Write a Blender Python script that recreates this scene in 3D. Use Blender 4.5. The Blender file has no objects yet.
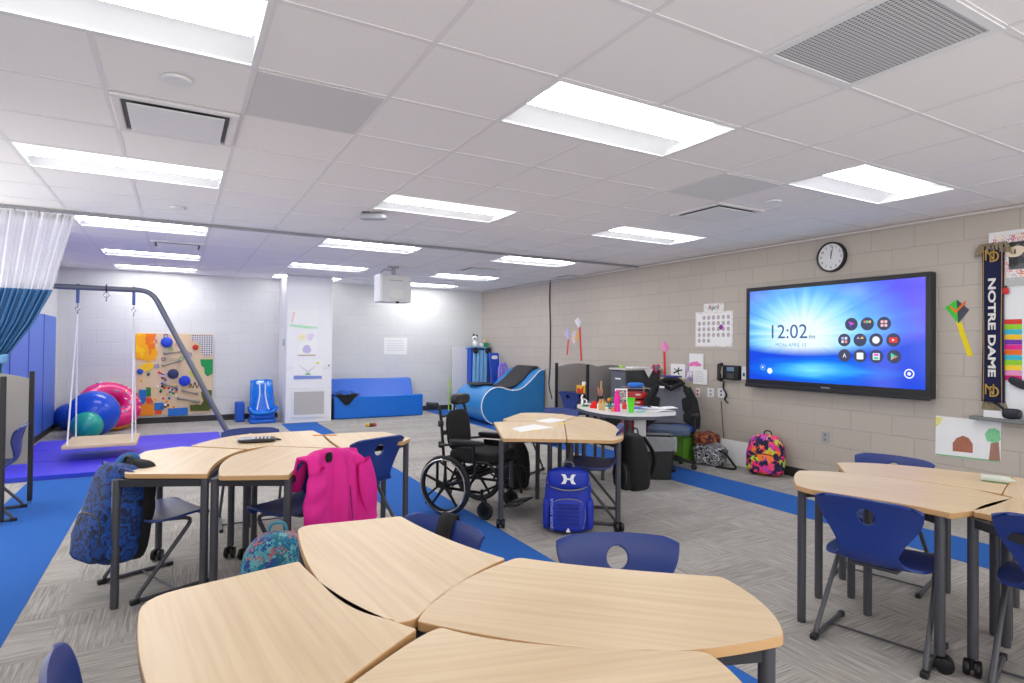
import bpy, bmesh, math, random
from mathutils import Vector, Matrix
random.seed(7)
S = bpy.context.scene
COL = S.collection
PI = math.pi

# ------------------------------------------------------------------ camera
CAMH = 1.46
FPX, V0, YAW, ROLL, PITCH = 593.3, 337.76, 0.51265, 0.0105, 0.012
st, ct = math.sin(YAW), math.cos(YAW)
R0 = Vector((ct, -st, 0)); F0 = Vector((st, ct, 0)); U0 = Vector((0, 0, 1))
FW = F0 * math.cos(PITCH) + U0 * math.sin(PITCH)
U1 = U0 * math.cos(PITCH) - F0 * math.sin(PITCH)
RT = R0 * math.cos(ROLL) + U1 * math.sin(ROLL)
UP = U1 * math.cos(ROLL) - R0 * math.sin(ROLL)
cam = bpy.data.cameras.new('camera'); camo = bpy.data.objects.new('camera', cam); COL.objects.link(camo)
M = Matrix.Identity(4)
for i in range(3):
    M[i][0], M[i][1], M[i][2] = RT[i], UP[i], -FW[i]
M[2][3] = CAMH
camo.matrix_world = M
cam.sensor_width = 36; cam.lens = FPX / 1024 * 36
cam.shift_y = -(341.5 - V0) / 1024
cam.clip_start = 0.05; cam.clip_end = 100
S.camera = camo

# ------------------------------------------------------------------ world, exposure
w = bpy.data.worlds.new('ambient_fill'); S.world = w; w.use_nodes = True
w.node_tree.nodes['Background'].inputs[0].default_value = (1, 0.99, 0.97, 1)
w.node_tree.nodes['Background'].inputs[1].default_value = 1.25  # even white fill added to brighten the room through its open sides
S.view_settings.view_transform = 'Standard'; S.view_settings.look = 'None'
S.view_settings.gamma = 1; S.view_settings.use_curve_mapping = False
S.view_settings.exposure = 0.95
LIGHT = 10.5; LIGHT_FAR = 15.5
S.cycles.diffuse_bounces = 8; S.cycles.max_bounces = 14

# ------------------------------------------------------------------ pixel -> place helpers
def ray(px, py):
    return RT * ((px - 512) / FPX) + UP * ((V0 - py) / FPX) + FW
def FL(px, py, h=0.0):
    d = ray(px, py); k = (h - CAMH) / d.z
    return Vector((d.x * k, d.y * k, h))
def WX(px, py, X=6.12):
    d = ray(px, py); k = X / d.x
    return (d.y * k, CAMH + d.z * k)
def WY(px, py, Y):
    d = ray(px, py); k = Y / d.y
    return (d.x * k, CAMH + d.z * k)
def ZD(px, py, Z):
    d = ray(px, py); k = Z / (d.x * st + d.y * ct)
    return Vector((d.x * k, d.y * k, CAMH + d.z * k))

# ------------------------------------------------------------------ materials
def lin(c):
    c = c / 255
    return c / 12.92 if c <= 0.04045 else ((c + 0.055) / 1.055) ** 2.4
def rgb(c): return (lin(c[0]), lin(c[1]), lin(c[2]), 1)
MATS = {}
def nodes(name):
    m = bpy.data.materials.new(name); m.use_nodes = True
    nt = m.node_tree; b = nt.nodes['Principled BSDF']
    return m, nt, b
def N(nt, t, **kw):
    n = nt.nodes.new(t)
    for k, v in kw.items(): setattr(n, k, v)
    return n
def mat(name, c, rough=0.5, metal=0.0, var=0.06, scale=30, bump=0.0, spec=0.5, coat=0.0, trans=0.0, alpha=1.0, stretch=(1, 1, 1)):
    if name in MATS: return MATS[name]
    m, nt, b = nodes(name)
    tc = N(nt, 'ShaderNodeTexCoord'); mp = N(nt, 'ShaderNodeMapping'); mp.inputs['Scale'].default_value = stretch
    no = N(nt, 'ShaderNodeTexNoise'); no.inputs['Scale'].default_value = scale; no.inputs['Detail'].default_value = 3
    nt.links.new(tc.outputs['Object'], mp.inputs[0]); nt.links.new(mp.outputs[0], no.inputs['Vector'])
    mx = N(nt, 'ShaderNodeMix', data_type='RGBA')
    a = rgb(c)
    mx.inputs['A'].default_value = tuple(max(0, v * (1 - var)) for v in a[:3]) + (1,)
    mx.inputs['B'].default_value = tuple(min(1, v * (1 + var)) for v in a[:3]) + (1,)
    nt.links.new(no.outputs['Fac'], mx.inputs['Factor'])
    nt.links.new(mx.outputs['Result'], b.inputs['Base Color'])
    b.inputs['Roughness'].default_value = rough; b.inputs['Metallic'].default_value = metal
    b.inputs['Specular IOR Level'].default_value = spec
    b.inputs['Coat Weight'].default_value = coat
    b.inputs['Transmission Weight'].default_value = trans
    b.inputs['Alpha'].default_value = alpha
    if bump:
        bp = N(nt, 'ShaderNodeBump'); bp.inputs['Strength'].default_value = bump; bp.inputs['Distance'].default_value = 0.01
        nt.links.new(no.outputs['Fac'], bp.inputs['Height']); nt.links.new(bp.outputs[0], b.inputs['Normal'])
    MATS[name] = m
    return m
def emis(name, c, s):
    if name in MATS: return MATS[name]
    m, nt, b = nodes(name)
    b.inputs['Base Color'].default_value = (0.8, 0.8, 0.8, 1) if s > 2 else (0.02, 0.02, 0.02, 1)
    b.inputs['Emission Color'].default_value = rgb(c); b.inputs['Emission Strength'].default_value = s
    MATS[name] = m
    return m
def block_mat(name, c, axis, mortar=0.86):
    m, nt, b = nodes(name)
    tc = N(nt, 'ShaderNodeTexCoord'); sp = N(nt, 'ShaderNodeSeparateXYZ'); cb = N(nt, 'ShaderNodeCombineXYZ')
    nt.links.new(tc.outputs['Object'], sp.inputs[0])
    nt.links.new(sp.outputs[axis], cb.inputs['X']); nt.links.new(sp.outputs['Z'], cb.inputs['Y'])
    br = N(nt, 'ShaderNodeTexBrick'); br.inputs['Scale'].default_value = 1
    br.inputs['Brick Width'].default_value = 0.4064; br.inputs['Row Height'].default_value = 0.2032
    br.inputs['Mortar Size'].default_value = 0.006; br.inputs['Mortar Smooth'].default_value = 0.6
    a = rgb(c)
    br.inputs['Color1'].default_value = a; br.inputs['Color2'].default_value = tuple(v * 0.96 for v in a[:3]) + (1,)
    br.inputs['Mortar'].default_value = tuple(v * mortar for v in a[:3]) + (1,)
    nt.links.new(cb.outputs[0], br.inputs['Vector'])
    no = N(nt, 'ShaderNodeTexNoise'); no.inputs['Scale'].default_value = 90; no.inputs['Detail'].default_value = 4
    nt.links.new(tc.outputs['Object'], no.inputs['Vector'])
    mx = N(nt, 'ShaderNodeMix', data_type='RGBA', blend_type='MULTIPLY'); mx.inputs['Factor'].default_value = 0.1
    nt.links.new(br.outputs['Color'], mx.inputs['A']); nt.links.new(no.outputs['Fac'], mx.inputs['B'])
    nt.links.new(mx.outputs['Result'], b.inputs['Base Color'])
    ad = N(nt, 'ShaderNodeMath', operation='MULTIPLY_ADD'); ad.inputs[1].default_value = -1.0
    nt.links.new(br.outputs['Fac'], ad.inputs[0])
    ml = N(nt, 'ShaderNodeMath', operation='MULTIPLY'); ml.inputs[1].default_value = 0.25
    nt.links.new(no.outputs['Fac'], ml.inputs[0]); nt.links.new(ml.outputs[0], ad.inputs[2])
    bp = N(nt, 'ShaderNodeBump'); bp.inputs['Strength'].default_value = 0.5; bp.inputs['Distance'].default_value = 0.006
    nt.links.new(ad.outputs[0], bp.inputs['Height']); nt.links.new(bp.outputs[0], b.inputs['Normal'])
    b.inputs['Roughness'].default_value = 0.55
    return m
def carpet_mat():
    m, nt, b = nodes('grey plank carpet')
    tc = N(nt, 'ShaderNodeTexCoord')
    rot = N(nt, 'ShaderNodeMapping'); rot.inputs['Rotation'].default_value = (0, 0, 0.0)
    nt.links.new(tc.outputs['Object'], rot.inputs[0])
    def streak(sx, sy):
        mp = N(nt, 'ShaderNodeMapping'); mp.inputs['Scale'].default_value = (sx, sy, 1)
        n = N(nt, 'ShaderNodeTexNoise'); n.inputs['Scale'].default_value = 1; n.inputs['Detail'].default_value = 5; n.inputs['Roughness'].default_value = 0.65
        nt.links.new(rot.outputs[0], mp.inputs[0]); nt.links.new(mp.outputs[0], n.inputs['Vector'])
        return n
    n1 = streak(95, 4); n2 = streak(4, 95)
    ck = N(nt, 'ShaderNodeTexChecker'); ck.inputs['Scale'].default_value = 2.0
    ck.inputs['Color1'].default_value = (1, 1, 1, 1); ck.inputs['Color2'].default_value = (0, 0, 0, 1)
    mo = N(nt, 'ShaderNodeMapping'); mo.inputs['Location'].default_value = (0.03, 0.07, 0.25)
    nt.links.new(rot.outputs[0], mo.inputs[0]); nt.links.new(mo.outputs[0], ck.inputs['Vector'])
    mx = N(nt, 'ShaderNodeMix', data_type='FLOAT')
    nt.links.new(ck.outputs['Fac'], mx.inputs['Factor']); nt.links.new(n1.outputs['Fac'], mx.inputs['A']); nt.links.new(n2.outputs['Fac'], mx.inputs['B'])
    # half tiles differ slightly in tone
    br = N(nt, 'ShaderNodeTexBrick'); br.inputs['Scale'].default_value = 1; br.inputs['Brick Width'].default_value = 1.0; br.inputs['Row Height'].default_value = 0.25
    br.inputs['Mortar Size'].default_value = 0.0; br.inputs['Color1'].default_value = (0, 0, 0, 1); br.inputs['Color2'].default_value = (1, 1, 1, 1)
    nt.links.new(rot.outputs[0], br.inputs['Vector'])
    ml = N(nt, 'ShaderNodeMath', operation='MULTIPLY_ADD'); ml.inputs[1].default_value = 0.10
    nt.links.new(br.outputs['Color'], ml.inputs[0]); nt.links.new(mx.outputs['Result'], ml.inputs[2])
    cr = N(nt, 'ShaderNodeValToRGB')
    cr.color_ramp.elements[0].position = 0.34; cr.color_ramp.elements[0].color = rgb((132, 128, 124))
    cr.color_ramp.elements[1].position = 0.72; cr.color_ramp.elements[1].color = rgb((188, 184, 178))
    e = cr.color_ramp.elements.new(0.54); e.color = rgb((162, 158, 152))
    nt.links.new(ml.outputs[0], cr.inputs[0]); nt.links.new(cr.outputs[0], b.inputs['Base Color'])
    bp = N(nt, 'ShaderNodeBump'); bp.inputs['Strength'].default_value = 0.4; bp.inputs['Distance'].default_value = 0.004
    nt.links.new(mx.outputs['Result'], bp.inputs['Height']); nt.links.new(bp.outputs[0], b.inputs['Normal'])
    b.inputs['Roughness'].default_value = 0.95; b.inputs['Specular IOR Level'].default_value = 0.15
    return m
def wood_mat():
    m, nt, b = nodes('maple laminate')
    tc = N(nt, 'ShaderNodeTexCoord'); mp = N(nt, 'ShaderNodeMapping'); mp.inputs['Scale'].default_value = (1.6, 48, 1)
    n1 = N(nt, 'ShaderNodeTexNoise'); n1.inputs['Scale'].default_value = 1; n1.inputs['Detail'].default_value = 6; n1.inputs['Distortion'].default_value = 0.4
    nt.links.new(tc.outputs['Object'], mp.inputs[0]); nt.links.new(mp.outputs[0], n1.inputs['Vector'])
    mp2 = N(nt, 'ShaderNodeMapping'); mp2.inputs['Scale'].default_value = (0.7, 5, 1)
    n2 = N(nt, 'ShaderNodeTexNoise'); n2.inputs['Scale'].default_value = 1; n2.inputs['Detail'].default_value = 2
    nt.links.new(tc.outputs['Object'], mp2.inputs[0]); nt.links.new(mp2.outputs[0], n2.inputs['Vector'])
    ad = N(nt, 'ShaderNodeMath', operation='MULTIPLY_ADD'); ad.inputs[1].default_value = 0.55
    nt.links.new(n1.outputs['Fac'], ad.inputs[0])
    m2 = N(nt, 'ShaderNodeMath', operation='MULTIPLY'); m2.inputs[1].default_value = 0.45
    nt.links.new(n2.outputs['Fac'], m2.inputs[0]); nt.links.new(m2.outputs[0], ad.inputs[2])
    cr = N(nt, 'ShaderNodeValToRGB')
    cr.color_ramp.elements[0].position = 0.36; cr.color_ramp.elements[0].color = rgb((210, 182, 144))
    cr.color_ramp.elements[1].position = 0.62; cr.color_ramp.elements[1].color = rgb((226, 202, 166))
    nt.links.new(ad.outputs[0], cr.inputs[0]); nt.links.new(cr.outputs[0], b.inputs['Base Color'])
    b.inputs['Roughness'].default_value = 0.38
    return m
def pattern_mat(name, cols, scale=8, rough=0.8, kind='voronoi', stretch=(1, 1, 1), soft=False):
    """patchwork of the given sRGB colours"""
    m, nt, b = nodes(name)
    tc = N(nt, 'ShaderNodeTexCoord'); mp = N(nt, 'ShaderNodeMapping'); mp.inputs['Scale'].default_value = stretch
    nt.links.new(tc.outputs['Object'], mp.inputs[0])
    cr = N(nt, 'ShaderNodeValToRGB'); cr.color_ramp.interpolation = 'LINEAR' if soft else 'CONSTANT'
    while len(cr.color_ramp.elements) < len(cols): cr.color_ramp.elements.new(0.5)
    if kind == 'voronoi':
        v = N(nt, 'ShaderNodeTexVoronoi'); v.inputs['Scale'].default_value = scale
        dn = N(nt, 'ShaderNodeTexNoise'); dn.inputs['Scale'].default_value = scale * 1.5
        ad = N(nt, 'ShaderNodeMix', data_type='RGBA', blend_type='LINEAR_LIGHT'); ad.inputs['Factor'].default_value = 0.06
        nt.links.new(mp.outputs[0], dn.inputs['Vector']); nt.links.new(mp.outputs[0], ad.inputs['A']); nt.links.new(dn.outputs['Color'], ad.inputs['B'])
        nt.links.new(ad.outputs['Result'], v.inputs['Vector'])
        sp = N(nt, 'ShaderNodeSeparateColor'); nt.links.new(v.outputs['Color'], sp.inputs[0])
        nt.links.new(sp.outputs[0], cr.inputs[0])
        lo, hi = 0.0, 1.0
    else:
        v = N(nt, 'ShaderNodeTexNoise'); v.inputs['Scale'].default_value = scale; v.inputs['Detail'].default_value = 3
        nt.links.new(mp.outputs[0], v.inputs['Vector']); nt.links.new(v.outputs['Fac'], cr.inputs[0])
        lo, hi = 0.34, 0.66
    for i, c in enumerate(cols):
        cr.color_ramp.elements[i].position = lo + (hi - lo) * i / len(cols); cr.color_ramp.elements[i].color = rgb(c)
    nt.links.new(cr.outputs[0], b.inputs['Base Color'])
    b.inputs['Roughness'].default_value = rough
    MATS[name] = m
    return m
def tile_mat():
    m, nt, b = nodes('acoustic ceiling tile')
    tc = N(nt, 'ShaderNodeTexCoord')
    no = N(nt, 'ShaderNodeTexNoise'); no.inputs['Scale'].default_value = 220; no.inputs['Detail'].default_value = 2
    nt.links.new(tc.outputs['Object'], no.inputs['Vector'])
    cr = N(nt, 'ShaderNodeValToRGB'); cr.color_ramp.elements[0].position = 0.3; cr.color_ramp.elements[0].color = rgb((238, 235, 234))
    cr.color_ramp.elements[1].position = 0.55; cr.color_ramp.elements[1].color = rgb((242, 239, 238))
    nt.links.new(no.outputs['Fac'], cr.inputs[0]); nt.links.new(cr.outputs[0], b.inputs['Base Color'])
    b.inputs['Roughness'].default_value = 0.95
    return m
def perf_mat(name, c, c2, scale, wall=False):
    m, nt, b = nodes(name)
    tc = N(nt, 'ShaderNodeTexCoord'); v = N(nt, 'ShaderNodeTexVoronoi'); v.inputs['Scale'].default_value = scale; v.inputs['Randomness'].default_value = 0; v.voronoi_dimensions = '2D'
    sp = N(nt, 'ShaderNodeSeparateXYZ'); cb = N(nt, 'ShaderNodeCombineXYZ'); nt.links.new(tc.outputs['Object'], sp.inputs[0])
    nt.links.new(sp.outputs['X'], cb.inputs['X']); nt.links.new(sp.outputs['Z' if wall else 'Y'], cb.inputs['Y']); nt.links.new(cb.outputs[0], v.inputs['Vector'])
    cr = N(nt, 'ShaderNodeValToRGB'); cr.color_ramp.elements[0].position = 0.25; cr.color_ramp.elements[0].color = rgb(c2)
    cr.color_ramp.elements[1].position = 0.4; cr.color_ramp.elements[1].color = rgb(c)
    nt.links.new(v.outputs['Distance'], cr.inputs[0]); nt.links.new(cr.outputs[0], b.inputs['Base Color'])
    b.inputs['Roughness'].default_value = 0.6
    return m
def screen_mat(W, H):
    """a glowing desktop picture: white-cyan burst above a dark blue horizon; local x across, z up, metres"""
    m, nt, b = nodes('glowing screen')
    tc = N(nt, 'ShaderNodeTexCoord'); sp = N(nt, 'ShaderNodeSeparateXYZ')
    nt.links.new(tc.outputs['Generated'], sp.inputs[0])
    def ma(op, a, bb, c=None):
        n = N(nt, 'ShaderNodeMath', operation=op)
        for i, v in enumerate((a, bb, c)):
            if v is None: continue
            if isinstance(v, (int, float)): n.inputs[i].default_value = v
            else: nt.links.new(v, n.inputs[i])
        return n.outputs[0]
    u = ma('SUBTRACT', 1.0, sp.outputs['Y']); v = sp.outputs['Z']
    # streaks radiating from the burst centre
    du = ma('SUBTRACT', u, 0.36); dv = ma('SUBTRACT', v, 0.50)
    ang = ma('ARCTAN2', dv, du)
    ns = N(nt, 'ShaderNodeTexNoise'); ns.noise_dimensions = '1D'; ns.inputs['Scale'].default_value = 5.0; ns.inputs['Detail'].default_value = 3
    nt.links.new(ang, ns.inputs['W'])
    r = ma('SQRT', ma('ADD', ma('MULTIPLY', ma('MULTIPLY', du, du), 1.9), ma('MULTIPLY', ma('MULTIPLY', dv, dv), 1.3)), 0)
    t = ma('ADD', r, ma('MULTIPLY', ma('SUBTRACT', 0.5, ns.outputs['Fac']), 0.26))
    up = N(nt, 'ShaderNodeValToRGB')
    E = up.color_ramp.elements
    E[0].position = 0.16; E[0].color = rgb((236, 250, 255)); E[1].position = 0.88; E[1].color = rgb((90, 84, 245))
    for p, c in ((0.36, (165, 232, 252)), (0.52, (96, 180, 250)), (0.7, (80, 130, 248))):
        e = E.new(p); e.color = rgb(c)
    nt.links.new(t, up.inputs[0])
    # lower water part
    mp = N(nt, 'ShaderNodeCombineXYZ'); nt.links.new(ma('MULTIPLY', u, 2.2), mp.inputs['X']); nt.links.new(ma('MULTIPLY', v, 10.0), mp.inputs['Y'])
    n2 = N(nt, 'ShaderNodeTexNoise'); n2.inputs['Scale'].default_value = 1.2; n2.inputs['Detail'].default_value = 3
    nt.links.new(mp.outputs[0], n2.inputs['Vector'])
    dl = ma('SUBTRACT', u, 0.42); dw = ma('SUBTRACT', v, 0.13)
    r2 = ma('SQRT', ma('ADD', ma('MULTIPLY', ma('MULTIPLY', dl, dl), 2.6), ma('MULTIPLY', ma('MULTIPLY', dw, dw), 22.0)), 0)
    t2 = ma('ADD', r2, ma('MULTIPLY', ma('SUBTRACT', 0.5, n2.outputs['Fac']), 0.5))
    lo = N(nt, 'ShaderNodeValToRGB'); E = lo.color_ramp.elements
    E[0].position = 0.08; E[0].color = rgb((130, 235, 255)); E[1].position = 0.75; E[1].color = rgb((10, 70, 225))
    e = E.new(0.3); e.color = rgb((50, 170, 245)); e = E.new(0.5); e.color = rgb((10, 110, 240))
    nt.links.new(t2, lo.inputs[0])
    # horizon curve
    hz = ma('ADD', 0.30, ma('MULTIPLY', ma('MULTIPLY', du, du), 0.35))
    k = N(nt, 'ShaderNodeMapRange'); nt.links.new(ma('SUBTRACT', v, hz), k.inputs[0]); k.inputs[1].default_value = -0.03; k.inputs[2].default_value = 0.07
    mx = N(nt, 'ShaderNodeMix', data_type='RGBA'); nt.links.new(k.outputs[0], mx.inputs['Factor'])
    nt.links.new(lo.outputs[0], mx.inputs['A']); nt.links.new(up.outputs[0], mx.inputs['B'])
    b.inputs['Base Color'].default_value = (0.01, 0.01, 0.01, 1); b.inputs['Roughness'].default_value = 0.12
    nt.links.new(mx.outputs['Result'], b.inputs['Emission Color']); b.inputs['Emission Strength'].default_value = 0.55
    return m

WHITE = mat('white paint', (232, 232, 232), 0.5, var=0.02)
PAPER = mat('paper', (240, 240, 238), 0.8, var=0.02)
BLACK = mat('black plastic', (24, 24, 26), 0.45)
BLKMET = mat('black metal', (26, 26, 28), 0.35, metal=0.3)
DKGREY = mat('charcoal tube', (78, 78, 84), 0.4, metal=0.3)
CHROME = mat('chrome', (190, 190, 195), 0.2, metal=0.9)
BLKFAB = mat('black fabric', (20, 20, 22), 0.85, scale=120, bump=0.25)
BLUESH = mat('royal blue plastic', (30, 54, 126), 0.38, var=0.08, scale=14)
BLUEPAD = mat('blue vinyl', (22, 104, 205), 0.4, scale=8)
WOOD = wood_mat()
WOODEDGE = mat('maple edge band', (200, 158, 108), 0.5, stretch=(3, 3, 60))
CARPET = carpet_mat()
BLUECAR = mat('blue carpet', (50, 100, 176), 0.95, var=0.14, scale=180, bump=0.3, spec=0.1)
TILE = tile_mat()

# ------------------------------------------------------------------ mesh builder
class MB:
    def __init__(s): s.v = []; s.f = []; s.m = []; s.T = Matrix.Identity(4); s.mi = 0
    def add(s, vs, fs):
        o = len(s.v)
        s.v += [tuple(s.T @ Vector(p)) for p in vs]
        for f in fs: s.f.append([o + i for i in f]); s.m.append(s.mi)
        return s
    def box(s, x0, x1, y0, y1, z0, z1):
        v = [(x, y, z) for x in (x0, x1) for y in (y0, y1) for z in (z0, z1)]
        return s.add(v, [(0, 1, 3, 2), (4, 6, 7, 5), (0, 4, 5, 1), (2, 3, 7, 6), (0, 2, 6, 4), (1, 5, 7, 3)])
    def prism(s, pts, z0, z1):
        n = len(pts)
        a = sum(pts[i][0] * pts[(i + 1) % n][1] - pts[(i + 1) % n][0] * pts[i][1] for i in range(n))
        if a < 0: pts = pts[::-1]
        v = [(p[0], p[1], z0) for p in pts] + [(p[0], p[1], z1) for p in pts]
        return s.add(v, [tuple(range(n - 1, -1, -1)), tuple(range(n, 2 * n))] + [(i, (i + 1) % n, n + (i + 1) % n, n + i) for i in range(n)])
    def lathe(s, prof, c=(0, 0, 0), n=20, axis='z'):
        vs = []; fs = []; k = len(prof)
        for i in range(n):
            a = 2 * PI * i / n
            for r, h in prof:
                p = (r * math.cos(a), r * math.sin(a), h)
                if axis == 'x': p = (h, p[0], p[1])
                if axis == 'y': p = (p[0], h, p[1])
                vs.append((p[0] + c[0], p[1] + c[1], p[2] + c[2]))
        for i in range(n):
            j = (i + 1) % n
            for q in range(k - 1): fs.append((i * k + q, j * k + q, j * k + q + 1, i * k + q + 1))
        fs.append(tuple(i * k for i in range(n))[::-1]); fs.append(tuple(i * k + k - 1 for i in range(n)))
        return s.add(vs, fs)
    def cyl(s, c, r, h, n=16, axis='z'): return s.lathe([(r, 0), (r, h)], c, n, axis)
    def tube(s, pts, r, n=10, fillet=0.0, closed=False):
        P = [Vector(p) for p in pts]
        if fillet and not closed:
            Q = [P[0]]
            for i in range(1, len(P) - 1):
                a, b, c = P[i - 1], P[i], P[i + 1]
                f = min(fillet, (a - b).length * 0.45, (c - b).length * 0.45)
                p0 = b + (a - b).normalized() * f; p2 = b + (c - b).normalized() * f
                for t in (0, .25, .5, .75, 1): Q.append(p0 * (1 - t) ** 2 + b * 2 * t * (1 - t) + p2 * t * t)
            P = Q + [P[-1]]
        k = len(P); vs = []; fs = []
        nrm = None
        for i in range(k):
            if closed: d = (P[(i + 1) % k] - P[i - 1]).normalized()
            else: d = (P[min(i + 1, k - 1)] - P[max(i - 1, 0)]).normalized()
            if nrm is None:
                nrm = Vector((0, 0, 1)) if abs(d.z) < .9 else Vector((1, 0, 0))
            nrm = (nrm - d * nrm.dot(d)).normalized(); bn = d.cross(nrm)
            rr = r[i] if isinstance(r, (list, tuple)) else r
            for j in range(n):
                a = 2 * PI * j / n
                vs.append(P[i] + (nrm * math.cos(a) + bn * math.sin(a)) * rr)
        for i in range(k if closed else k - 1):
            i2 = (i + 1) % k
            for j in range(n):
                j2 = (j + 1) % n
                fs.append((i * n + j, i * n + j2, i2 * n + j2, i2 * n + j))
        if not closed:
            fs.append(tuple(range(n))[::-1]); fs.append(tuple((k - 1) * n + j for j in range(n)))
        return s.add(vs, fs)
    def ring(s, c, R, r, axis='y', n=36, m=8):
        pts = []
        for i in range(n):
            a = 2 * PI * i / n; u, v = R * math.cos(a), R * math.sin(a)
            p = {'x': (0, u, v), 'y': (u, 0, v), 'z': (u, v, 0)}[axis]
            pts.append((c[0] + p[0], c[1] + p[1], c[2] + p[2]))
        return s.tube(pts, r, m, closed=True)
    def grid(s, fn, nu, nv, skip=None):
        vs = [fn(i / nu, j / nv) for i in range(nu + 1) for j in range(nv + 1)]
        fs = []
        for i in range(nu):
            for j in range(nv):
                if skip and skip((i + .5) / nu, (j + .5) / nv): continue
                fs.append((i * (nv + 1) + j, (i + 1) * (nv + 1) + j, (i + 1) * (nv + 1) + j + 1, i * (nv + 1) + j + 1))
        return s.add(vs, fs)
    def sup(s, c, r, e1=0.5, e2=0.5, nu=24, nv=14, warp=None):
        """superellipsoid, e small = boxy"""
        def pw(a, e): return math.copysign(abs(a) ** e, a)
        vs = []; fs = []
        for j in range(1, nv):
            ph = -PI / 2 + PI * j / nv
            for i in range(nu):
                th = 2 * PI * i / nu
                p = Vector((pw(math.cos(ph), e1) * pw(math.cos(th), e2), pw(math.cos(ph), e1) * pw(math.sin(th), e2), pw(math.sin(ph), e1)))
                if warp: p = Vector(warp(p))
                vs.append((c[0] + p.x * r[0], c[1] + p.y * r[1], c[2] + p.z * r[2]))
        b = Vector((0, 0, -1)); t = Vector((0, 0, 1))
        if warp: b = Vector(warp(b)); t = Vector(warp(t))
        vs.append((c[0] + b.x * r[0], c[1] + b.y * r[1], c[2] + b.z * r[2])); vs.append((c[0] + t.x * r[0], c[1] + t.y * r[1], c[2] + t.z * r[2]))
        nb = len(vs) - 2
        for j in range(nv - 2):
            for i in range(nu):
                i2 = (i + 1) % nu
                fs.append((j * nu + i, j * nu + i2, (j + 1) * nu + i2, (j + 1) * nu + i))
        for i in range(nu):
            i2 = (i + 1) % nu
            fs.append((nb, i2, i)); fs.append(((nv - 2) * nu + i, (nv - 2) * nu + i2, nb + 1))
        return s.add(vs, fs)
    def obj(s, name, m, parent=None, smooth=True, bevel=0, sub=0, solid=0, seg=2):
        me = bpy.data.meshes.new(name)
        me.from_pydata([tuple(v) for v in s.v], [], s.f)
        ms = m if isinstance(m, (list, tuple)) else [m]
        for q in ms: me.materials.append(q)
        for p, i in zip(me.polygons, s.m): p.material_index = min(i, len(ms) - 1)
        bm = bmesh.new(); bm.from_mesh(me); bmesh.ops.recalc_face_normals(bm, faces=bm.faces); bm.to_mesh(me); bm.free()
        if smooth:
            for p in me.polygons: p.use_smooth = True
            me.set_sharp_from_angle(angle=math.radians(38))
        o = bpy.data.objects.new(name, me); COL.objects.link(o)
        if parent: o.parent = parent
        if solid:
            q = o.modifiers.new('s', 'SOLIDIFY'); q.thickness = solid; q.offset = 0
        if bevel:
            q = o.modifiers.new('b', 'BEVEL'); q.width = bevel; q.segments = seg; q.limit_method = 'ANGLE'; q.angle_limit = math.radians(40)
        if sub:
            q = o.modifiers.new('u', 'SUBSURF'); q.levels = sub; q.render_levels = sub
        return o
def mb(T=None, mi=0):
    b = MB()
    if T is not None: b.T = T
    b.mi = mi
    return b
def thing(name, label, cat, loc=(0, 0, 0), rz=0.0, group=None, sc=1.0):
    o = bpy.data.objects.new(name, None); COL.objects.link(o)
    o.location = loc; o.rotation_euler = (0, 0, rz); o.scale = (sc, sc, sc)
    o.empty_display_size = 0.1
    o['label'] = label; o['category'] = cat
    if group: o['group'] = group
    return o
def tag(o, label, cat, group=None):
    o['label'] = label; o['category'] = cat
    if group: o['group'] = group
    return o
def struct(o): o['kind'] = 'structure'; return o
def dup(root, loc, rz, label, group=None):
    r = root.copy(); COL.objects.link(r); r.location = loc; r.rotation_euler = (0, 0, rz); r['label'] = label
    if group: r['group'] = group
    def kids(src, dst):
        for ch in list(src.children):
            c = ch.copy(); COL.objects.link(c); c.parent = dst
            kids(ch, c)
    kids(root, r)
    return r
def seat_at(o, loc): o.location = loc; return o
def text_mesh(name, body, size, m, parent, M4, ext=0.0005, align='CENTER', bold=0.0):
    cu = bpy.data.curves.new(name, 'FONT'); cu.body = body; cu.size = size; cu.extrude = ext; cu.align_x = align; cu.align_y = 'CENTER'; cu.offset = bold
    cu.resolution_u = 3
    t = bpy.data.objects.new(name, cu); COL.objects.link(t)
    dg = bpy.context.evaluated_depsgraph_get()
    me = bpy.data.meshes.new_from_object(t.evaluated_get(dg))
    bpy.data.objects.remove(t); bpy.data.curves.remove(cu)
    me.name = name; me.transform(M4)
    me.materials.clear(); me.materials.append(m)
    o = bpy.data.objects.new(name, me); COL.objects.link(o); o.parent = parent
    return o
# matrix placing flat art (local x right, y up, z out) on the right wall at (y,z) or on a wall facing the camera side
def RWM(y, z, X=6.12, off=0.0, rot=0.0):
    # wall normal is -x; looking at it, right is -y
    return Matrix(((0, 0, -1, X - off), (-1, 0, 0, y), (0, 1, 0, z), (0, 0, 0, 1))) @ Matrix.Rotation(rot, 4, 'Z')
def BWM(x, z, Y=12.3, off=0.0, rot=0.0):
    return Matrix(((1, 0, 0, x), (0, 0, -1, Y - off), (0, 1, 0, z), (0, 0, 0, 1))) @ Matrix.Rotation(rot, 4, 'Z')
def poly_blob(n, R, jit, seed, sx=1, sy=1):
    rr = random.Random(seed)
    ph = [rr.random() * 6.28 for _ in range(4)]
    return [((R * (1 + jit * math.sin(2 * a + ph[0]) + jit * .6 * math.sin(3 * a + ph[1]) + jit * .4 * math.sin(5 * a + ph[2]))) * math.cos(a) * sx,
             (R * (1 + jit * math.sin(2 * a + ph[0]) + jit * .6 * math.sin(3 * a + ph[1]) + jit * .4 * math.sin(5 * a + ph[2]))) * math.sin(a) * sy) for a in [2 * PI * i / n for i in range(n)]]
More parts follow.
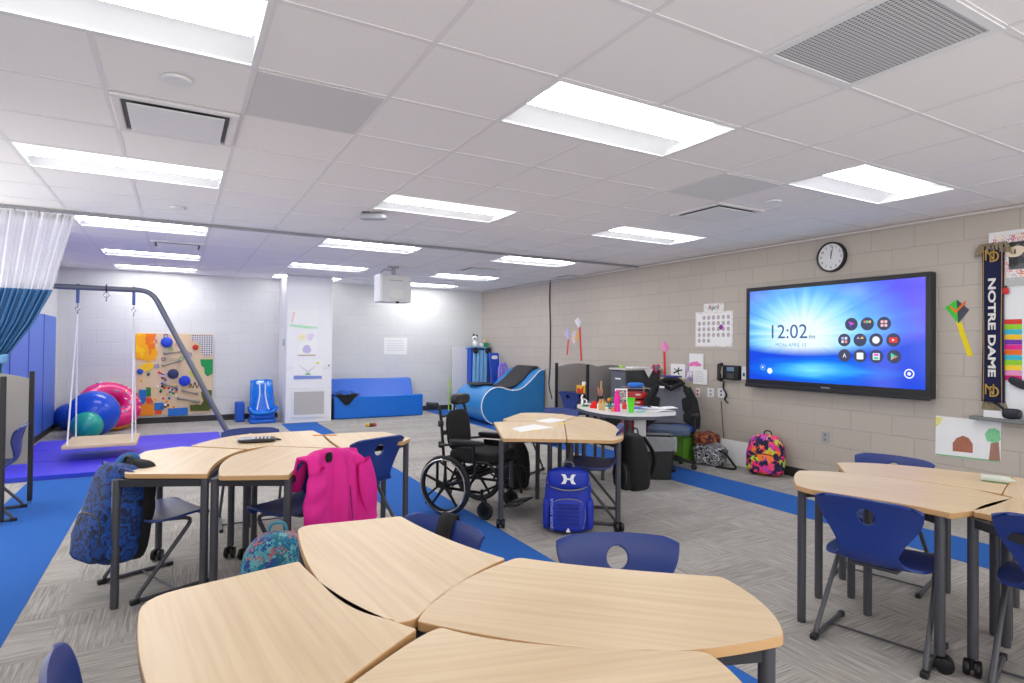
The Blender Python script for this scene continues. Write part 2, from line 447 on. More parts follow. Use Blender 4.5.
def rrect(x0, x1, y0, y1, r, n=5):
    P = []
    for cx, cy, a0 in ((x1 - r, y1 - r, 0), (x0 + r, y1 - r, 90), (x0 + r, y0 + r, 180), (x1 - r, y0 + r, 270)):
        for i in range(n + 1):
            a = math.radians(a0 + 90 * i / n); P.append((cx + r * math.cos(a), cy + r * math.sin(a)))
    return P

# ================================================================== ROOM
XR, XL, YB, ZC = 6.12, -1.75, 12.3, 2.688
YN = -1.6
GX, GY, C = 1.5035, 2.8694, 0.61
LIGHTS = [(-2, -1), (0, -1), (2, -1), (-2, 3), (0, 3), (2, 3), (-2, 7), (0, 7), (2, 7), (-2, 11), (0, 11), (2, 11), (-2, 14), (0, 14), (2, 14)]
lightcells = set()
for a, b_ in LIGHTS:
    lightcells.add((2 * a, b_)); lightcells.add((2 * a + 1, b_))
def gx(i): return GX + i * C
def gy(j): return GY + j * C
b = mb(); b.box(XL - .1, XR + .1, YN, YB + .1, -0.1, 0); struct(b.obj('floor', CARPET, smooth=False))
def strip(x0, x1, y0, y1, n):
    b = mb(); b.box(x0, x1, y0, y1, 0, 0.002); o = b.obj('trim_%d' % n, BLUECAR, smooth=False); o['kind'] = 'structure'; o['label'] = 'blue carpet strip set in the grey carpet'
strip(-1.32, -0.71, YN, 7.75, 1); strip(1.63, 2.24, YN, 11.3, 2); strip(4.73, 5.32, YN, YB, 3)
CMUR = block_mat('taupe painted block', (196, 186, 174), 'Y', 0.86); CMUB = block_mat('white painted block', (222, 223, 222), 'X', 0.92); CMUL = block_mat('white painted block side', (222, 223, 222), 'Y', 0.92)
b = mb(); b.box(XR, XR + .2, YN, YB + .2, 0, ZC + .2); struct(b.obj('wall_right', CMUR, smooth=False))
b = mb(); b.box(XL - .2, XR, YB, YB + .2, 0, ZC + .2); struct(b.obj('wall_back', CMUB, smooth=False))
b = mb(); b.box(XL - .2, XL, 7.9, YB, 0, ZC + .2); struct(b.obj('wall_left', CMUL, smooth=False))
b = mb(); b.box(XL - .2, XL, YN, 4.4, 0, ZC + .2); struct(b.obj('wall_left', CMUL, smooth=False))  # stretch between the two wall pieces left out to let the fill in
BASE = mat('rubber baseboard', (52, 50, 50), 0.6)
b = mb(); b.box(XR - .012, XR, YN, YB, 0, .105); struct(b.obj('baseboard_right', BASE, smooth=False))
b = mb(); b.box(XL, XR - .012, YB - .012, YB, 0, .105); struct(b.obj('baseboard_back', BASE, smooth=False))
b = mb(); b.box(XL, XL + .012, 7.9, YB - .012, 0, .105); struct(b.obj('baseboard_left', BASE, smooth=False))
# ceiling tiles with openings for the troffers
i0, i1 = math.floor((XL - GX) / C), math.ceil((XR - GX) / C); j0, j1 = math.floor((YN - GY) / C), math.ceil((YB - GY) / C)
b = mb(); tb = mb()
cl = lambda v, a, c: max(a, min(c, v))
for i in range(i0, i1):
    for j in range(j0, j1):
        x0, x1, y0, y1 = cl(gx(i), XL, XR), cl(gx(i + 1), XL, XR), cl(gy(j), YN, YB), cl(gy(j + 1), YN, YB)
        if (i, j) not in lightcells:
            b.box(x0, x1, y0, y1, ZC, ZC + .02)
        if (i, j) not in lightcells or (i, j - 1) not in lightcells:
            tb.box(x0, x1, y0 - .012, y0 + .012, ZC - .003, ZC)
        if not ((i, j) in lightcells and (i - 1, j) in lightcells and i % 2 == 1):
            tb.box(x0 - .012, x0 + .012, y0, y1, ZC - .0028, ZC)
struct(b.obj('ceiling', TILE, smooth=False))
GRIDM = mat('ceiling grid enamel', (230, 227, 227), 0.7, var=0.01)
struct(tb.obj('trim_4', GRIDM, smooth=False))
struct(mb().box(XR - .025, XR, YN, YB, ZC - .03, ZC - .02).obj('trim_5', GRIDM, smooth=False))

# ------------------------------------------------------------------ ceiling fixtures
LENS = emis('lamp lens', (255, 255, 255), LIGHT); LENSF = emis('lamp lens far rows', (255, 255, 255), LIGHT_FAR); LENSIDE = emis('lamp lens side', (255, 255, 255), 0.8)
LENSIDE.node_tree.nodes['Principled BSDF'].inputs['Base Color'].default_value = (.8, .8, .8, 1)
REFL = mat('white reflector', (222, 223, 225), 0.45, var=0.01)
t = thing('ceiling_light', '', 'light', (0, 0, ZC))
b = mb()
h = C / 2
for sgn in (-1, 1):
    b.add([(0, sgn * .295, 0), (1.22, sgn * .295, 0), (1.19, sgn * .12, .095), (.03, sgn * .12, .095)], [(0, 1, 2, 3)])
b.add([(.01, -.295, 0), (.01, .295, 0), (.03, .12, .095), (.03, -.12, .095)], [(0, 1, 2, 3)])
b.add([(1.21, -.295, 0), (1.21, .295, 0), (1.19, .12, .095), (1.19, -.12, .095)], [(0, 1, 2, 3)])
b.add([(.03, -.12, .095), (1.19, -.12, .095), (1.19, .12, .095), (.03, .12, .095)], [(0, 1, 2, 3)])
b.obj('reflector', REFL, t, smooth=False)
b = mb()
for y in (-.305, .285): b.box(0, 1.22, y, y + .02, -.004, .004)
for x in (0, 1.2): b.box(x, x + .02, -.285, .285, -.004, .004)
b.obj('frame', WHITE, t, smooth=False)
b = mb()
def lensf(u, v):
    a = PI * v
    return (.04 + 1.14 * u, -.125 * math.cos(a), .09 - .082 * math.sin(a))
b.grid(lensf, 1, 12)
b.m = [1 if k < 3 or k > 8 else 0 for k in range(12)]
for x in (.04, 1.18): b.mi = 1; b.add([(x, -.125 * math.cos(PI * k / 10), .09 - .082 * math.sin(PI * k / 10)) for k in range(11)], [tuple(range(11))])
b.obj('lens', [LENS, LENSIDE], t)
LL = {(-2, -1): 'large lit ceiling light at the top left corner of the photo', (0, -1): 'large lit ceiling light above the front desks, top centre of the photo', (2, -1): 'lit ceiling light nearest the wall display',
      (-2, 3): 'lit ceiling light just beyond the left ceiling diffuser, left edge of the photo', (0, 3): 'lit ceiling light right beside the small ceiling sensor', (2, 3): 'lit ceiling light by the right wall, behind the dull grey ceiling panel',
      (-2, 7): 'lit ceiling light meeting the edge of the hanging curtain', (0, 7): 'lit ceiling light in the middle column, just beyond the curtain track', (2, 7): 'lit ceiling light just beyond the curtain track towards the right wall',
      (-2, 11): 'lit ceiling light left, second from the far wall', (0, 11): 'lit ceiling light above the pillar, second from the far wall', (2, 11): 'lit ceiling light right of the hanging projector, second from the far wall',
      (-2, 14): 'farthest lit ceiling light on the left, above the swing frame', (0, 14): 'farthest lit ceiling light touching the top of the white pillar', (2, 14): 'farthest lit ceiling light behind the hanging projector',
      (-2, -5): 'lit ceiling light behind the camera at the left', (0, -5): 'lit ceiling light behind the camera in the middle', (2, -5): 'lit ceiling light behind the camera at the right'}
first = True
for a, c in LIGHTS:
    loc = (gx(2 * a), gy(c) + h, ZC)
    if first: t.location = loc; t['label'] = LL[(a, c)]; t['group'] = 'recessed ceiling lights'; first = False
    else:
        q = dup(t, loc, 0, LL[(a, c)])
        if c >= 7:
            for ch in q.children:
                if ch.name.startswith('lens'):
                    ch.data = ch.data.copy(); ch.data.materials[0] = LENSF

def ceil_panel(name, i, j, m, label, cat='panel'):
    o = mb().box(gx(i) + .014, gx(i + 1) - .014, gy(j) + .014, gy(j + 1) - .014, ZC - .008, ZC - .001).obj(name, m, smooth=False)
    return tag(o, label, cat)
ceil_panel('ceiling_panel', -2, 0, mat('flat grey panel', (212, 211, 212), 0.8, var=0.02), 'smooth dull grey ceiling panel between the left diffuser and the middle tiles')
ceil_panel('ceiling_panel', 3, 0, mat('flat grey panel2', (222, 222, 222), 0.8, var=0.02), 'smooth pale grey ceiling panel beside the right wall light')
t = thing('air_grille', 'large grey perforated return air grille at the top right of the ceiling', 'vent', (gx(1), gy(-3), ZC))
b = mb(); b.box(0, C, 0, .035, -.008, 0); b.box(0, C, C - .035, C, -.008, 0); b.box(0, .035, .035, C - .035, -.008, 0); b.box(C - .035, C, .035, C - .035, -.008, 0)
b.obj('frame', WHITE, t, smooth=False)
mb().box(.035, C - .035, .035, C - .035, -.004, -.001).obj('perforated_face', perf_mat('perforated metal', (206, 206, 206), (120, 120, 122), 60), t, smooth=False)
def diffuser(i, j, label, dark=True):
    t = thing('air_diffuser', label, 'vent', (gx(i) + h, gy(j) + h, ZC), group='square ceiling air diffusers')
    b = mb()
    for s in (-1, 1):
        b.add([(-.29, s * .29, 0), (.29, s * .29, 0), (.24, s * .24, -.0), (-.24, s * .24, -.0)], [(0, 1, 2, 3)])
    b.box(-.295, .295, -.295, -.25, -.02, -.001); b.box(-.295, .295, .25, .295, -.02, -.001); b.box(-.295, -.25, -.25, .25, -.02, -.001); b.box(.25, .295, -.25, .25, -.02, -.001)
    b.obj('frame', GRIDM, t, smooth=False, bevel=.012)
    mb().box(-.25, .25, -.25, .25, -.004, -.001).obj('throat', mat('duct shadow grey', (110, 112, 114), 0.7), t, smooth=False)
    mb().box(-.225, .225, -.225, .225, -.03, -.02).obj('plaque', WHITE, t, smooth=False, bevel=.004)
diffuser(-3, 1, 'white square air diffuser between the two left ceiling lights')
diffuser(-3, 9, 'small white air diffuser among the far left ceiling lights')
diffuser(4, 1, 'square air diffuser with dark slots beside the pale grey ceiling panel')
diffuser(4, 9, 'distant air diffuser above the right of the projector')
diffuser(7, 9, 'dark air diffuser touching the right wall above the hanging cable')
for x, y, l in ((gx(-2.5), gy(.5), 'round white speaker cover on the ceiling before the left diffuser'), (gx(-2.5), gy(5.5), 'round white ceiling disc near the curtain'), (gx(4.6), gy(.6), 'round white ceiling disc between the right lights')):
    tag(mb().lathe([(0.0, 0), (.06, 0), (.065, .012), (.0, .016)], (x, y, ZC - .017), 20).obj('ceiling_disc', WHITE), l, 'ceiling disc', 'round ceiling discs')
# curtain track
tag(mb().box(XL, XR, 6.93, 6.965, ZC - .03, ZC - .007).obj('curtain_track', mat('aluminium track', (150, 150, 154), 0.45, metal=0.4), smooth=False), 'thin grey curtain track running across the whole ceiling', 'curtain track')
# motion sensor
sx, sy = FL(366, 212, ZC).x, FL(366, 212, ZC).y
t = thing('motion_sensor', 'small grey sensor on the ceiling left of the middle light', 'sensor', (sx, sy, ZC))
mb().cyl((0, 0, -.03), .04, .028, 16).obj('mount', DKGREY, t)
mb(Matrix.Rotation(math.radians(-30), 4, 'Z')).sup((.07, 0, -.045), (.13, .05, .03), .5, .5).obj('housing', mat('sensor grey', (170, 172, 178), 0.35, metal=.3), t)

# ================================================================== DESKS
RAILM = mat('dark rail', (48, 48, 52), 0.45, metal=0.2)
def desk_shape(cor):
    """cor: list of (x, y, r, bulge-mid or None) world coords; returns smooth outline"""
    n = len(cor); P = []
    segs = []
    for i in range(n):
        a = Vector(cor[i][:2]); c = Vector(cor[(i + 1) % n][:2]); m = cor[i][3]
        pts = []
        for k in range(17):
            t = k / 16
            if m is None: pts.append(a.lerp(c, t))
            else:
                mm = Vector(m[:2]); ctl = mm * 2 - (a + c) / 2
                pts.append(a * (1 - t) ** 2 + ctl * 2 * t * (1 - t) + c * t * t)
        segs.append(pts)
    # cut corners
    def along(pts, d, rev=False):
        q = pts[::-1] if rev else pts
        acc = 0
        for k in range(1, len(q)):
            l = (q[k] - q[k - 1]).length
            if acc + l >= d: return k, q[k - 1].lerp(q[k], (d - acc) / l)
            acc += l
        return len(q) - 1, q[-1]
    for i in range(n):
        r = cor[i][2]; rn = cor[(i + 1) % n][2]
        s = segs[i]
        k0, p0 = along(s, r); k1, p1 = along(s, rn, True)
        body = [p0] + s[k0:len(s) - k1] + [p1]
        # corner at start
        kp, pp = along(segs[i - 1], r, True)
        cc = Vector(cor[i][:2])
        for t in (0.2, .4, .6, .8):
            P.append(pp * (1 - t) ** 2 + cc * 2 * t * (1 - t) + p0 * t * t)
        P += body
    out = []
    for p in P:
        if not out or (p - out[-1]).length > .004: out.append(p)
    if (out[0] - out[-1]).length < .004: out.pop()
    return out
TOPZ = 0.73
def desk(label, cor, casters=(), grain=None, legs=None, group='maple-topped student desks', sheen=None):
    """corners given as pixels of the top's upper face"""
    W = []
    for c in cor:
        p = FL(c[0], c[1], TOPZ); m = None
        if c[3]: q = FL(c[3][0], c[3][1], TOPZ); m = (q.x, q.y)
        W.append((p.x, p.y, c[2], m))
    out = desk_shape(W)
    cx = sum(p[0] for p in W) / len(W); cy = sum(p[1] for p in W) / len(W)
    if grain is None:
        e = max(range(len(W)), key=lambda i: (W[i][0] - W[(i + 1) % len(W)][0]) ** 2 + (W[i][1] - W[(i + 1) % len(W)][1]) ** 2)
        d = Vector((W[(e + 1) % len(W)][0] - W[e][0], W[(e + 1) % len(W)][1] - W[e][1])); grain = math.atan2(d.y, d.x)
    t = thing('student_desk', label, 'desk', (cx, cy, 0), grain, group)
    inv = Matrix.Rotation(-grain, 4, 'Z') @ Matrix.Translation((-cx, -cy, 0))
    loc = [tuple((inv @ Vector((p.x, p.y, 0)))[:2]) for p in out]
    b = mb(); b.prism(loc, TOPZ - .026, TOPZ)
    n = len(loc)
    b.m = [1] + [0] + [1] * n if True else b.m
    o = b.obj('desktop', [WOOD, WOODEDGE], t, bevel=.002, seg=1)
    L = []
    src = legs if legs else range(len(W))
    for k, i in enumerate(src):
        if isinstance(i, int):
            q = Vector((W[i][0], W[i][1], 0)); c = Vector((cx, cy, 0)); q = q + (c - q).normalized() * (.035 + W[i][2] * .25)
        else:
            q = Vector((i[0], i[1], 0))
        q = inv @ q; L.append(q)
        cas = k in casters
        b = mb(); z0 = .075 if cas else .012
        b.lathe([(.0, z0), (.0215, z0), (.0215, TOPZ - .028), (0, TOPZ - .028)], (q.x, q.y, 0), 14)
        if not cas: b.lathe([(.0, 0), (.02, 0), (.02, .012), (0, .012)], (q.x, q.y, 0), 12)
        lg = b.obj('leg', DKGREY, t)
        if cas:
            b = mb(); b.lathe([(.012, .0), (.034, .004), (.037, .012), (.037, .02), (.034, .027), (.012, .03)], (q.x + .018, q.y - .035, .037), 18, 'y')
            b.lathe([(.012, .0), (.034, .004), (.037, .012), (.037, .02), (.034, .027), (.012, .03)], (q.x + .018, q.y + .006, .037), 18, 'y')
            b.box(q.x - .014, q.x + .03, q.y - .007, q.y + .008, .03, .078)
            b.obj('caster', BLKMET, lg)
    b = mb()
    for i in range(len(L)):
        a, c = L[i], L[(i + 1) % len(L)]
        d = (c - a); ln = d.length; ang = math.atan2(d.y, d.x)
        b.T = Matrix.Translation((a.x, a.y, 0)) @ Matrix.Rotation(ang, 4, 'Z')
        b.box(.02, ln - .02, -.012, .012, TOPZ - .068, TOPZ - .029)
    b.obj('frame', RAILM, t, smooth=False)
    return t
# front group
desk('near maple desk at the bottom left, its rounded left edge nearest the camera',
     [(418, 629, .012, (385, 652)), (322, 700, .012, (220, 745)), (172, 742, .06, (139.5, 660)), (141, 598, .1, None), (299, 561, .012, (344, 597.5))], casters=())
desk('maple desk in the front group with its corner beside the pink jacket',
     [(401, 516, .012, (444.8, 537.5)), (506, 558.5, .012, (461, 582)), (416, 619, .015, (397, 623)), (395, 620, .015, (322, 585)), (297, 526, .07, (350, 521))])
desk('maple desk in the front group right before the empty blue chair back',
     [(518, 557, .03, (600, 567)), (722, 576.5, .02, (765, 605)), (784, 636, .02, (706, 649)), (650, 650, .01, (540, 643.4)), (417, 621, .01, (455, 585))], casters=())
desk('maple desk cut off by the bottom edge of the photo',
     [(442, 627, .01, (540, 644)), (701, 650.5, .02, (725, 665)), (770, 712, .03, (640, 775)), (270, 790, .03, None), (350, 684, .01, (412, 641))])
# left middle group
desk('small maple desk at the left of the middle group, bag-hung chair pushed under it',
     [(125, 474, .03, (129, 462)), (146, 451, .03, None), (182, 446.3, .03, None), (245, 449.5, .015, (221, 459)), (207.5, 474, .01, None)],
     casters=(1, 2), legs=[tuple(FL(116.5, 478, .71)[:2]), tuple(FL(160, 453, .71)[:2]), tuple(FL(232, 452, .71)[:2]), tuple(FL(205, 477, .71)[:2])])
desk('maple desk with the pink jacket hanging before it, left middle group',
     [(219, 476, .03, (222, 463)), (236, 454.5, .03, None), (268, 446, .03, None), (341, 449, .01, (310, 459)), (289, 475, .01, None)],
     casters=(1,), legs=[tuple(FL(215, 477, .71)[:2]), tuple(FL(247, 453, .71)[:2]), tuple(FL(326, 451, .71)[:2]), tuple(FL(288, 477, .71)[:2])])
desk('far maple desk of the left middle group holding the black pencil pouch',
     [(191, 445.8, .01, (218, 438.5)), (245, 434.2, .02, None), (313, 430.3, .02, None), (322.5, 434.8, .01, (328, 441)), (338, 448.2, .01, None), (268, 445.6, .01, None), (248, 449, .01, None)],
     casters=(), legs=[tuple(FL(250, 437, .71)[:2]), tuple(FL(313, 433.5, .71)[:2]), tuple(FL(325, 444.5, .71)[:2]), tuple(FL(255, 446.5, .71)[:2])])
desk('maple desk at the right end of the left middle group, by the lone blue chair',
     [(324, 434.6, .01, (345, 433)), (384, 431.6, .03, None), (411, 438, .03, None), (403, 442, .01, (372, 443)), (342.5, 449.2, .01, (331, 441))],
     casters=(), legs=[tuple(FL(335, 436.5, .71)[:2]), tuple(FL(384, 434.5, .71)[:2]), tuple(FL(406, 440.5, .71)[:2]), tuple(FL(358, 447, .71)[:2])])
# centre group
desk('front maple desk of the centre group beside the wheelchair, paper on it',
     [(493.5, 422, .02, (498, 430)), (503, 438.5, .015, None), (566.5, 439.3, .005, None), (563.8, 421.2, .005, None), (507, 421.4, .02, None)],
     casters=(0,), legs=[tuple(FL(501.5, 439, .71)[:2]), tuple(FL(550, 434, .71)[:2]), tuple(FL(538, 424, .71)[:2]), tuple(FL(502, 425, .71)[:2])])
desk('back maple desk of the centre group with its left tip toward the blue wedge',
     [(503, 419, .01, None), (521, 412.8, .02, (550, 413.2)), (577, 416.5, .005, None), (563.8, 420.8, .005, None), (507, 421, .005, None)],
     casters=(), legs=[tuple(FL(516, 416, .71)[:2]), tuple(FL(568, 417.5, .71)[:2]), tuple(FL(560, 420, .71)[:2]), tuple(FL(512, 420.5, .71)[:2])])
desk('round-ended maple desk at the right of the centre group',
     [(577.4, 416.5, .005, (605, 421)), (623, 433, .03, (622, 438)), (612, 440.5, .02, None), (567.4, 439.4, .005, None), (564.4, 421.2, .005, None)],
     casters=(1,), legs=[tuple(FL(584, 419.5, .71)[:2]), tuple(FL(618.5, 441, .71)[:2]), tuple(FL(571, 434, .71)[:2]), tuple(FL(577, 422, .71)[:2])])
# right group
desk('near maple desk of the right group before the nearest blue chair',
     [(796, 485, .015, (794, 476)), (799, 470.5, .02, (860, 474)), (971, 488.8, .01, None), (1012, 498, .01, (985, 508)), (951, 513.5, .015, (900, 503.5)), (810, 489.3, .015, None)],
     casters=(2,), legs=[tuple(FL(802, 488, .71)[:2]), tuple(FL(819, 476, .71)[:2]), tuple(FL(940, 514, .71)[:2]), tuple(FL(868, 485, .71)[:2])])
desk('long back maple desk of the right group with a clear tube lying on it',
     [(836.5, 462.6, .01, (880, 463.5)), (950, 470, .01, None), (1012, 476.7, .01, None), (1001.5, 494, .005, (920, 481)), (845, 472.5, .01, None)],
     casters=())
desk('maple desk at the right edge of the photo beyond the clear tube',
     [(1012.6, 476.9, .01, None), (1060, 483, .02, (1085, 500)), (1090, 520, .02, None), (1002.3, 494.3, .005, None)], casters=())
desk('maple desk cut off by the right edge of the photo, blue chair against it',
     [(973, 511.5, .015, (985, 504.5)), (1014, 497.6, .01, None), (1095, 522, .03, (1120, 545)), (1095, 560, .03, (1020, 525))],
     casters=(0,), legs=[tuple(FL(973, 516, .71)[:2]), tuple(FL(1006, 502, .71)[:2]), tuple(FL(1085, 527, .71)[:2]), tuple(FL(1070, 548, .71)[:2])])

# ================================================================== CHAIRS
PROF = [(.235, .405, .165), (.237, .432, .195), (.215, .448, .215), (.13, .452, .235), (.03, .445, .246), (-.06, .440, .240), (-.12, .443, .208), (-.165, .462, .158),
        (-.192, .50, .132), (-.203, .55, .148), (-.208, .60, .176), (-.213, .65, .208), (-.222, .70, .231), (-.235, .745, .240), (-.247, .776, .241), (-.253, .790, .238)]
def catm(P, t):
    n = len(P) - 1; x = t * n; i = min(int(x), n - 1); f = x - i
    p0, p1, p2, p3 = P[max(i - 1, 0)], P[i], P[i + 1], P[min(i + 2, n)]
    return [0.5 * ((2 * p1[k]) + (-p0[k] + p2[k]) * f + (2 * p0[k] - 5 * p1[k] + 4 * p2[k] - p3[k]) * f * f + (-p0[k] + 3 * p1[k] - 3 * p2[k] + p3[k]) * f ** 3) for k in range(3)]
def make_chair():
    t = thing('student_chair', '', 'chair')
    NU, NV = 44, 90
    HV, HU, RU, RV = .80, 0.5, .042, .043   # hole centre, radii in metres
    def uv(u, v):
        y, z, hw = catm(PROF, v)
        s = 2 * u - 1
        # round off the top corners
        back = max(0, min(1, (v - .5) / .25))
        seat = 1 - back
        x = s * hw
        y += back * .035 * s * s
        z += seat * (.012 * s * s) * (1 if v > .12 else 0)
        if v > .8: z -= (.010 * s * s + .030 * abs(s) ** 7) * ((v - .8) / .2) ** 2
        return (x, y, z)
    V0_ = catm(PROF, HV)
    def metric(u, v):
        p = uv(u, v); q = V0_
        return p[0], math.copysign(math.hypot(p[2] - q[1], p[1] - .0 - q[0]) if abs(p[0]) < .0001 else abs(p[2] - q[1]), p[2] - q[1])
    def inside(u, v):
        if v < .75: return False
        p = uv(u, v); return (p[0] / RU) ** 2 + ((p[2] - V0_[1]) / RV) ** 2 < 1
    b = mb(); b.grid(uv, NU, NV, skip=inside)
    # snap hole rim onto the ellipse
    cnt = {}
    for f in b.f:
        for k in range(4):
            e = tuple(sorted((f[k], f[(k + 1) % 4]))); cnt[e] = cnt.get(e, 0) + 1
    rim = set()
    for e, c in cnt.items():
        if c == 1:
            for i in e:
                x, y, z = b.v[i]
                if (x / RU) ** 2 + ((z - V0_[1]) / RV) ** 2 < 2.2 and .6 < z < .775: rim.add(i)
    for i in rim:
        x, y, z = b.v[i]; a = math.atan2((z - V0_[1]) / RV, x / RU)
        b.v[i] = (RU * math.cos(a), y, V0_[1] + RV * math.sin(a))
    used = set(i for f in b.f for i in f); mp = {}; nv = []
    for i, p in enumerate(b.v):
        if i in used: mp[i] = len(nv); nv.append(p)
    b.v = nv; b.f = [[mp[i] for i in f] for f in b.f]
    sh = b.obj('seat_shell', BLUESH, t, solid=.014)
    for p in sh.data.polygons: p.use_smooth = True
    q = sh.modifiers.new('b', 'BEVEL'); q.width = .004; q.segments = 2; q.limit_method = 'ANGLE'; q.angle_limit = math.radians(50)
    for s in (-1, 1):
        mb().tube([(s * .09, -.08, .425), (s * .13, .02, .425), (s * .225, .13, .43), (s * .245, -.22, .014), (s * .245, .20, .014)], .0125, 10, fillet=.06).obj('sled_leg', DKGREY, t)
        mb().box(s * .245 - .017, s * .245 + .017, -.235, -.185, 0, .03).obj('foot_pad', BLACK, t, bevel=.006)
        mb().box(s * .245 - .015, s * .245 + .015, .17, .215, 0, .026).obj('foot_pad', BLACK, t, bevel=.006)
    mb().tube([(-.245, .02, .014), (.245, .02, .014)], .006, 8).obj('crossbar', DKGREY, t)
    mb().box(-.11, .11, -.11, .05, .41, .43).obj('seat_bracket', DKGREY, t, bevel=.005)
    return t
chair0 = make_chair(); chair_used = [False]
def place_chair(cx, cy, ang, label, sc=.95, group='blue student chairs'):
    """ang: direction the chair faces (radians, world)"""
    rz = ang - PI / 2
    if not chair_used[0]:
        chair_used[0] = True; c = chair0; c.location = (cx, cy, 0); c.rotation_euler = (0, 0, rz); c['label'] = label; c['group'] = group
    else: c = dup(chair0, (cx, cy, 0), rz, label, group)
    c.scale = (sc, sc, sc)
    return c
def chair_px(pl, pr, toward, label, sc=1.0, turn=0):
    """pl, pr: pixels of the back's top corners as seen (left, right); toward: faces the camera"""
    sc *= .95
    a = FL(pl[0], pl[1], .775 * sc); c = FL(pr[0], pr[1], .775 * sc)
    m = (a + c) / 2; d = (c - a).normalized()
    f = Vector((-d.y, d.x, 0)) # away from camera
    if toward: f = -f
    ang = math.atan2(f.y, f.x) + math.radians(turn)
    f = Vector((math.cos(ang), math.sin(ang), 0))
    o = m + f * .24 * sc
    return place_chair(o.x, o.y, ang, label, sc)
chair_px((557, 536), (676, 538), True, 'blue chair facing the front group with only its back and round hole visible')
CH_STRAP = chair_px((414, 513), (483, 531), True, 'blue chair with a black strap around its back, behind the front group', .97)
chair_px((812, 490), (927, 516), False, 'nearest blue chair seen from behind at the right group', 1.0, turn=12)
chair_px((857, 453), (935, 463), True, 'blue chair against the wall side of the right group')
chair_px((357, 443), (403, 436), False, 'blue chair with an oval hole at the right end of the left middle group', 1.05)
chair_px((222, 431), (278, 428), True, 'blue chair at the far side of the left middle group behind the pencil pouch', .98)
chair_px((545, 408), (580, 410.5), True, 'blue chair behind the centre group before the supply table', .98)
CH_JKT = chair_px((305, 463), (354, 450), False, 'blue chair with the pink jacket over its back', 1.05, -4)
CH_L1 = place_chair(-.10, 4.19, math.radians(24), 'blue chair with a blue and black backpack on its back')
CH_C2 = place_chair(3.12, 4.10, math.radians(140), 'blue chair with a black backpack hung on its back, centre group', 1.0)
place_chair(-1.34, 6.36, math.radians(182), 'blue chair tucked inside the study carrel at the left edge')
place_chair(.03, 1.50, math.radians(10), 'blue chair whose back top pokes in at the bottom left corner', 1.0)
p = FL(987, 517, .76)
place_chair(p.x + .33, p.y - .17, math.radians(15), 'blue chair cut off by the right edge of the photo', 1.0)
place_chair(5.45, 7.55, math.radians(5), 'blue chair inside the far study carrel left of the dark cabinet')

# ================================================================== BAGS AND CLOTHES
def backpack(label, loc, rz, w, d, h, mbody, mpocket, mtrim, tilt=0.0, taper=.2, roll=0.0, group=None, pocket_h=.5, panel=False):
    """local: front faces -y, stands on z=0"""
    t = thing('backpack', label, 'backpack', loc, rz, group)
    T = Matrix.Rotation(tilt, 4, 'X') @ Matrix.Rotation(roll, 4, 'Y')
    def wp(p):
        k = 1 - taper * max(0, p.z) ** 1.6
        wr = 1 + .025 * math.sin(9 * p.z + 5 * p.x) + .02 * math.sin(13 * p.x + 4 * p.z)
        return (p.x * k * wr, p.y * (1 - .25 * max(0, p.z)) * wr, p.z)
    mb(T).sup((0, 0, h / 2), (w / 2, d / 2, h / 2), .38, .62, 32, 20, wp).obj('main_body', mbody, t)
    mb(T).sup((0, -d * .42, h * pocket_h * .52 + .01), (w * .38, d * .26, h * pocket_h * .5), .4, .5, 26, 14, wp).obj('front_pocket', mpocket, t)
    mb(T).tube([(-w * .3, -d * .62, h * .08), (-w * .37, -d * .56, h * .3), (-w * .3, -d * .56, h * pocket_h * .98), (0, -d * .62, h * pocket_h * 1.04), (w * .3, -d * .56, h * pocket_h * .98), (w * .37, -d * .56, h * .3), (w * .3, -d * .62, h * .08)], .005, 6, fillet=.05).obj('zip', mtrim, t)
    mb(T).tube([(-w * .40, -d * .20, h * .55), (-w * .34, -d * .26, h * .8), (-w * .16, -d * .22, h * .965), (0, -d * .18, h * .985), (w * .16, -d * .22, h * .965), (w * .34, -d * .26, h * .8), (w * .40, -d * .20, h * .55)], .005, 6, fillet=.04).obj('zip', mtrim, t)
    mb(T).tube([(-.045, d * .2, h * .96), (-.035, d * .2, h + .04), (.035, d * .2, h + .04), (.045, d * .2, h * .96)], .008, 8, fillet=.03).obj('carry_handle', mtrim, t)
    for s in (-1, 1):
        def sf(u, v):
            a = PI * v
            return (s * (w * .20 + (u - .5) * .055 + .03 * math.sin(a)), d * .36 + .075 * math.sin(a), h * (.94 - .82 * v))
        mb(T).grid(sf, 3, 16).obj('shoulder_strap', BLKFAB, t, solid=.012)
    return t
BAGBLUE = mat('cobalt nylon', (8, 44, 168), 0.55, scale=60, bump=.15, var=.12)
GREYTRIM = mat('grey trim', (120, 120, 128), .5)
# the blue sports backpack
q = FL(571, 535)
t = backpack('royal blue sports backpack with a white crossed emblem standing on the floor', (q.x + .04, q.y + .10, 0), math.radians(-34), .37, .22, .49, BAGBLUE, BAGBLUE, GREYTRIM, tilt=math.radians(-6), taper=.12, pocket_h=.52)
T6 = Matrix.Rotation(math.radians(-6), 4, 'X')
mb(T6).sup((0, -.045, .405), (.165, .10, .085), .55, .6, 30, 14).obj('top_flap', BAGBLUE, t)
pts = [(.165 * math.cos(a), -.05 + .105 * -abs(math.sin(a)) * 1.0, .385 - .055 * math.sin(a)) for a in [PI * k / 16 for k in range(17)]]
mb(T6).tube(pts, .006, 8).obj('flap_piping', GREYTRIM, t)
WHT = mat('bright white print', (240, 240, 244), .5, var=0)
b = mb(T6)
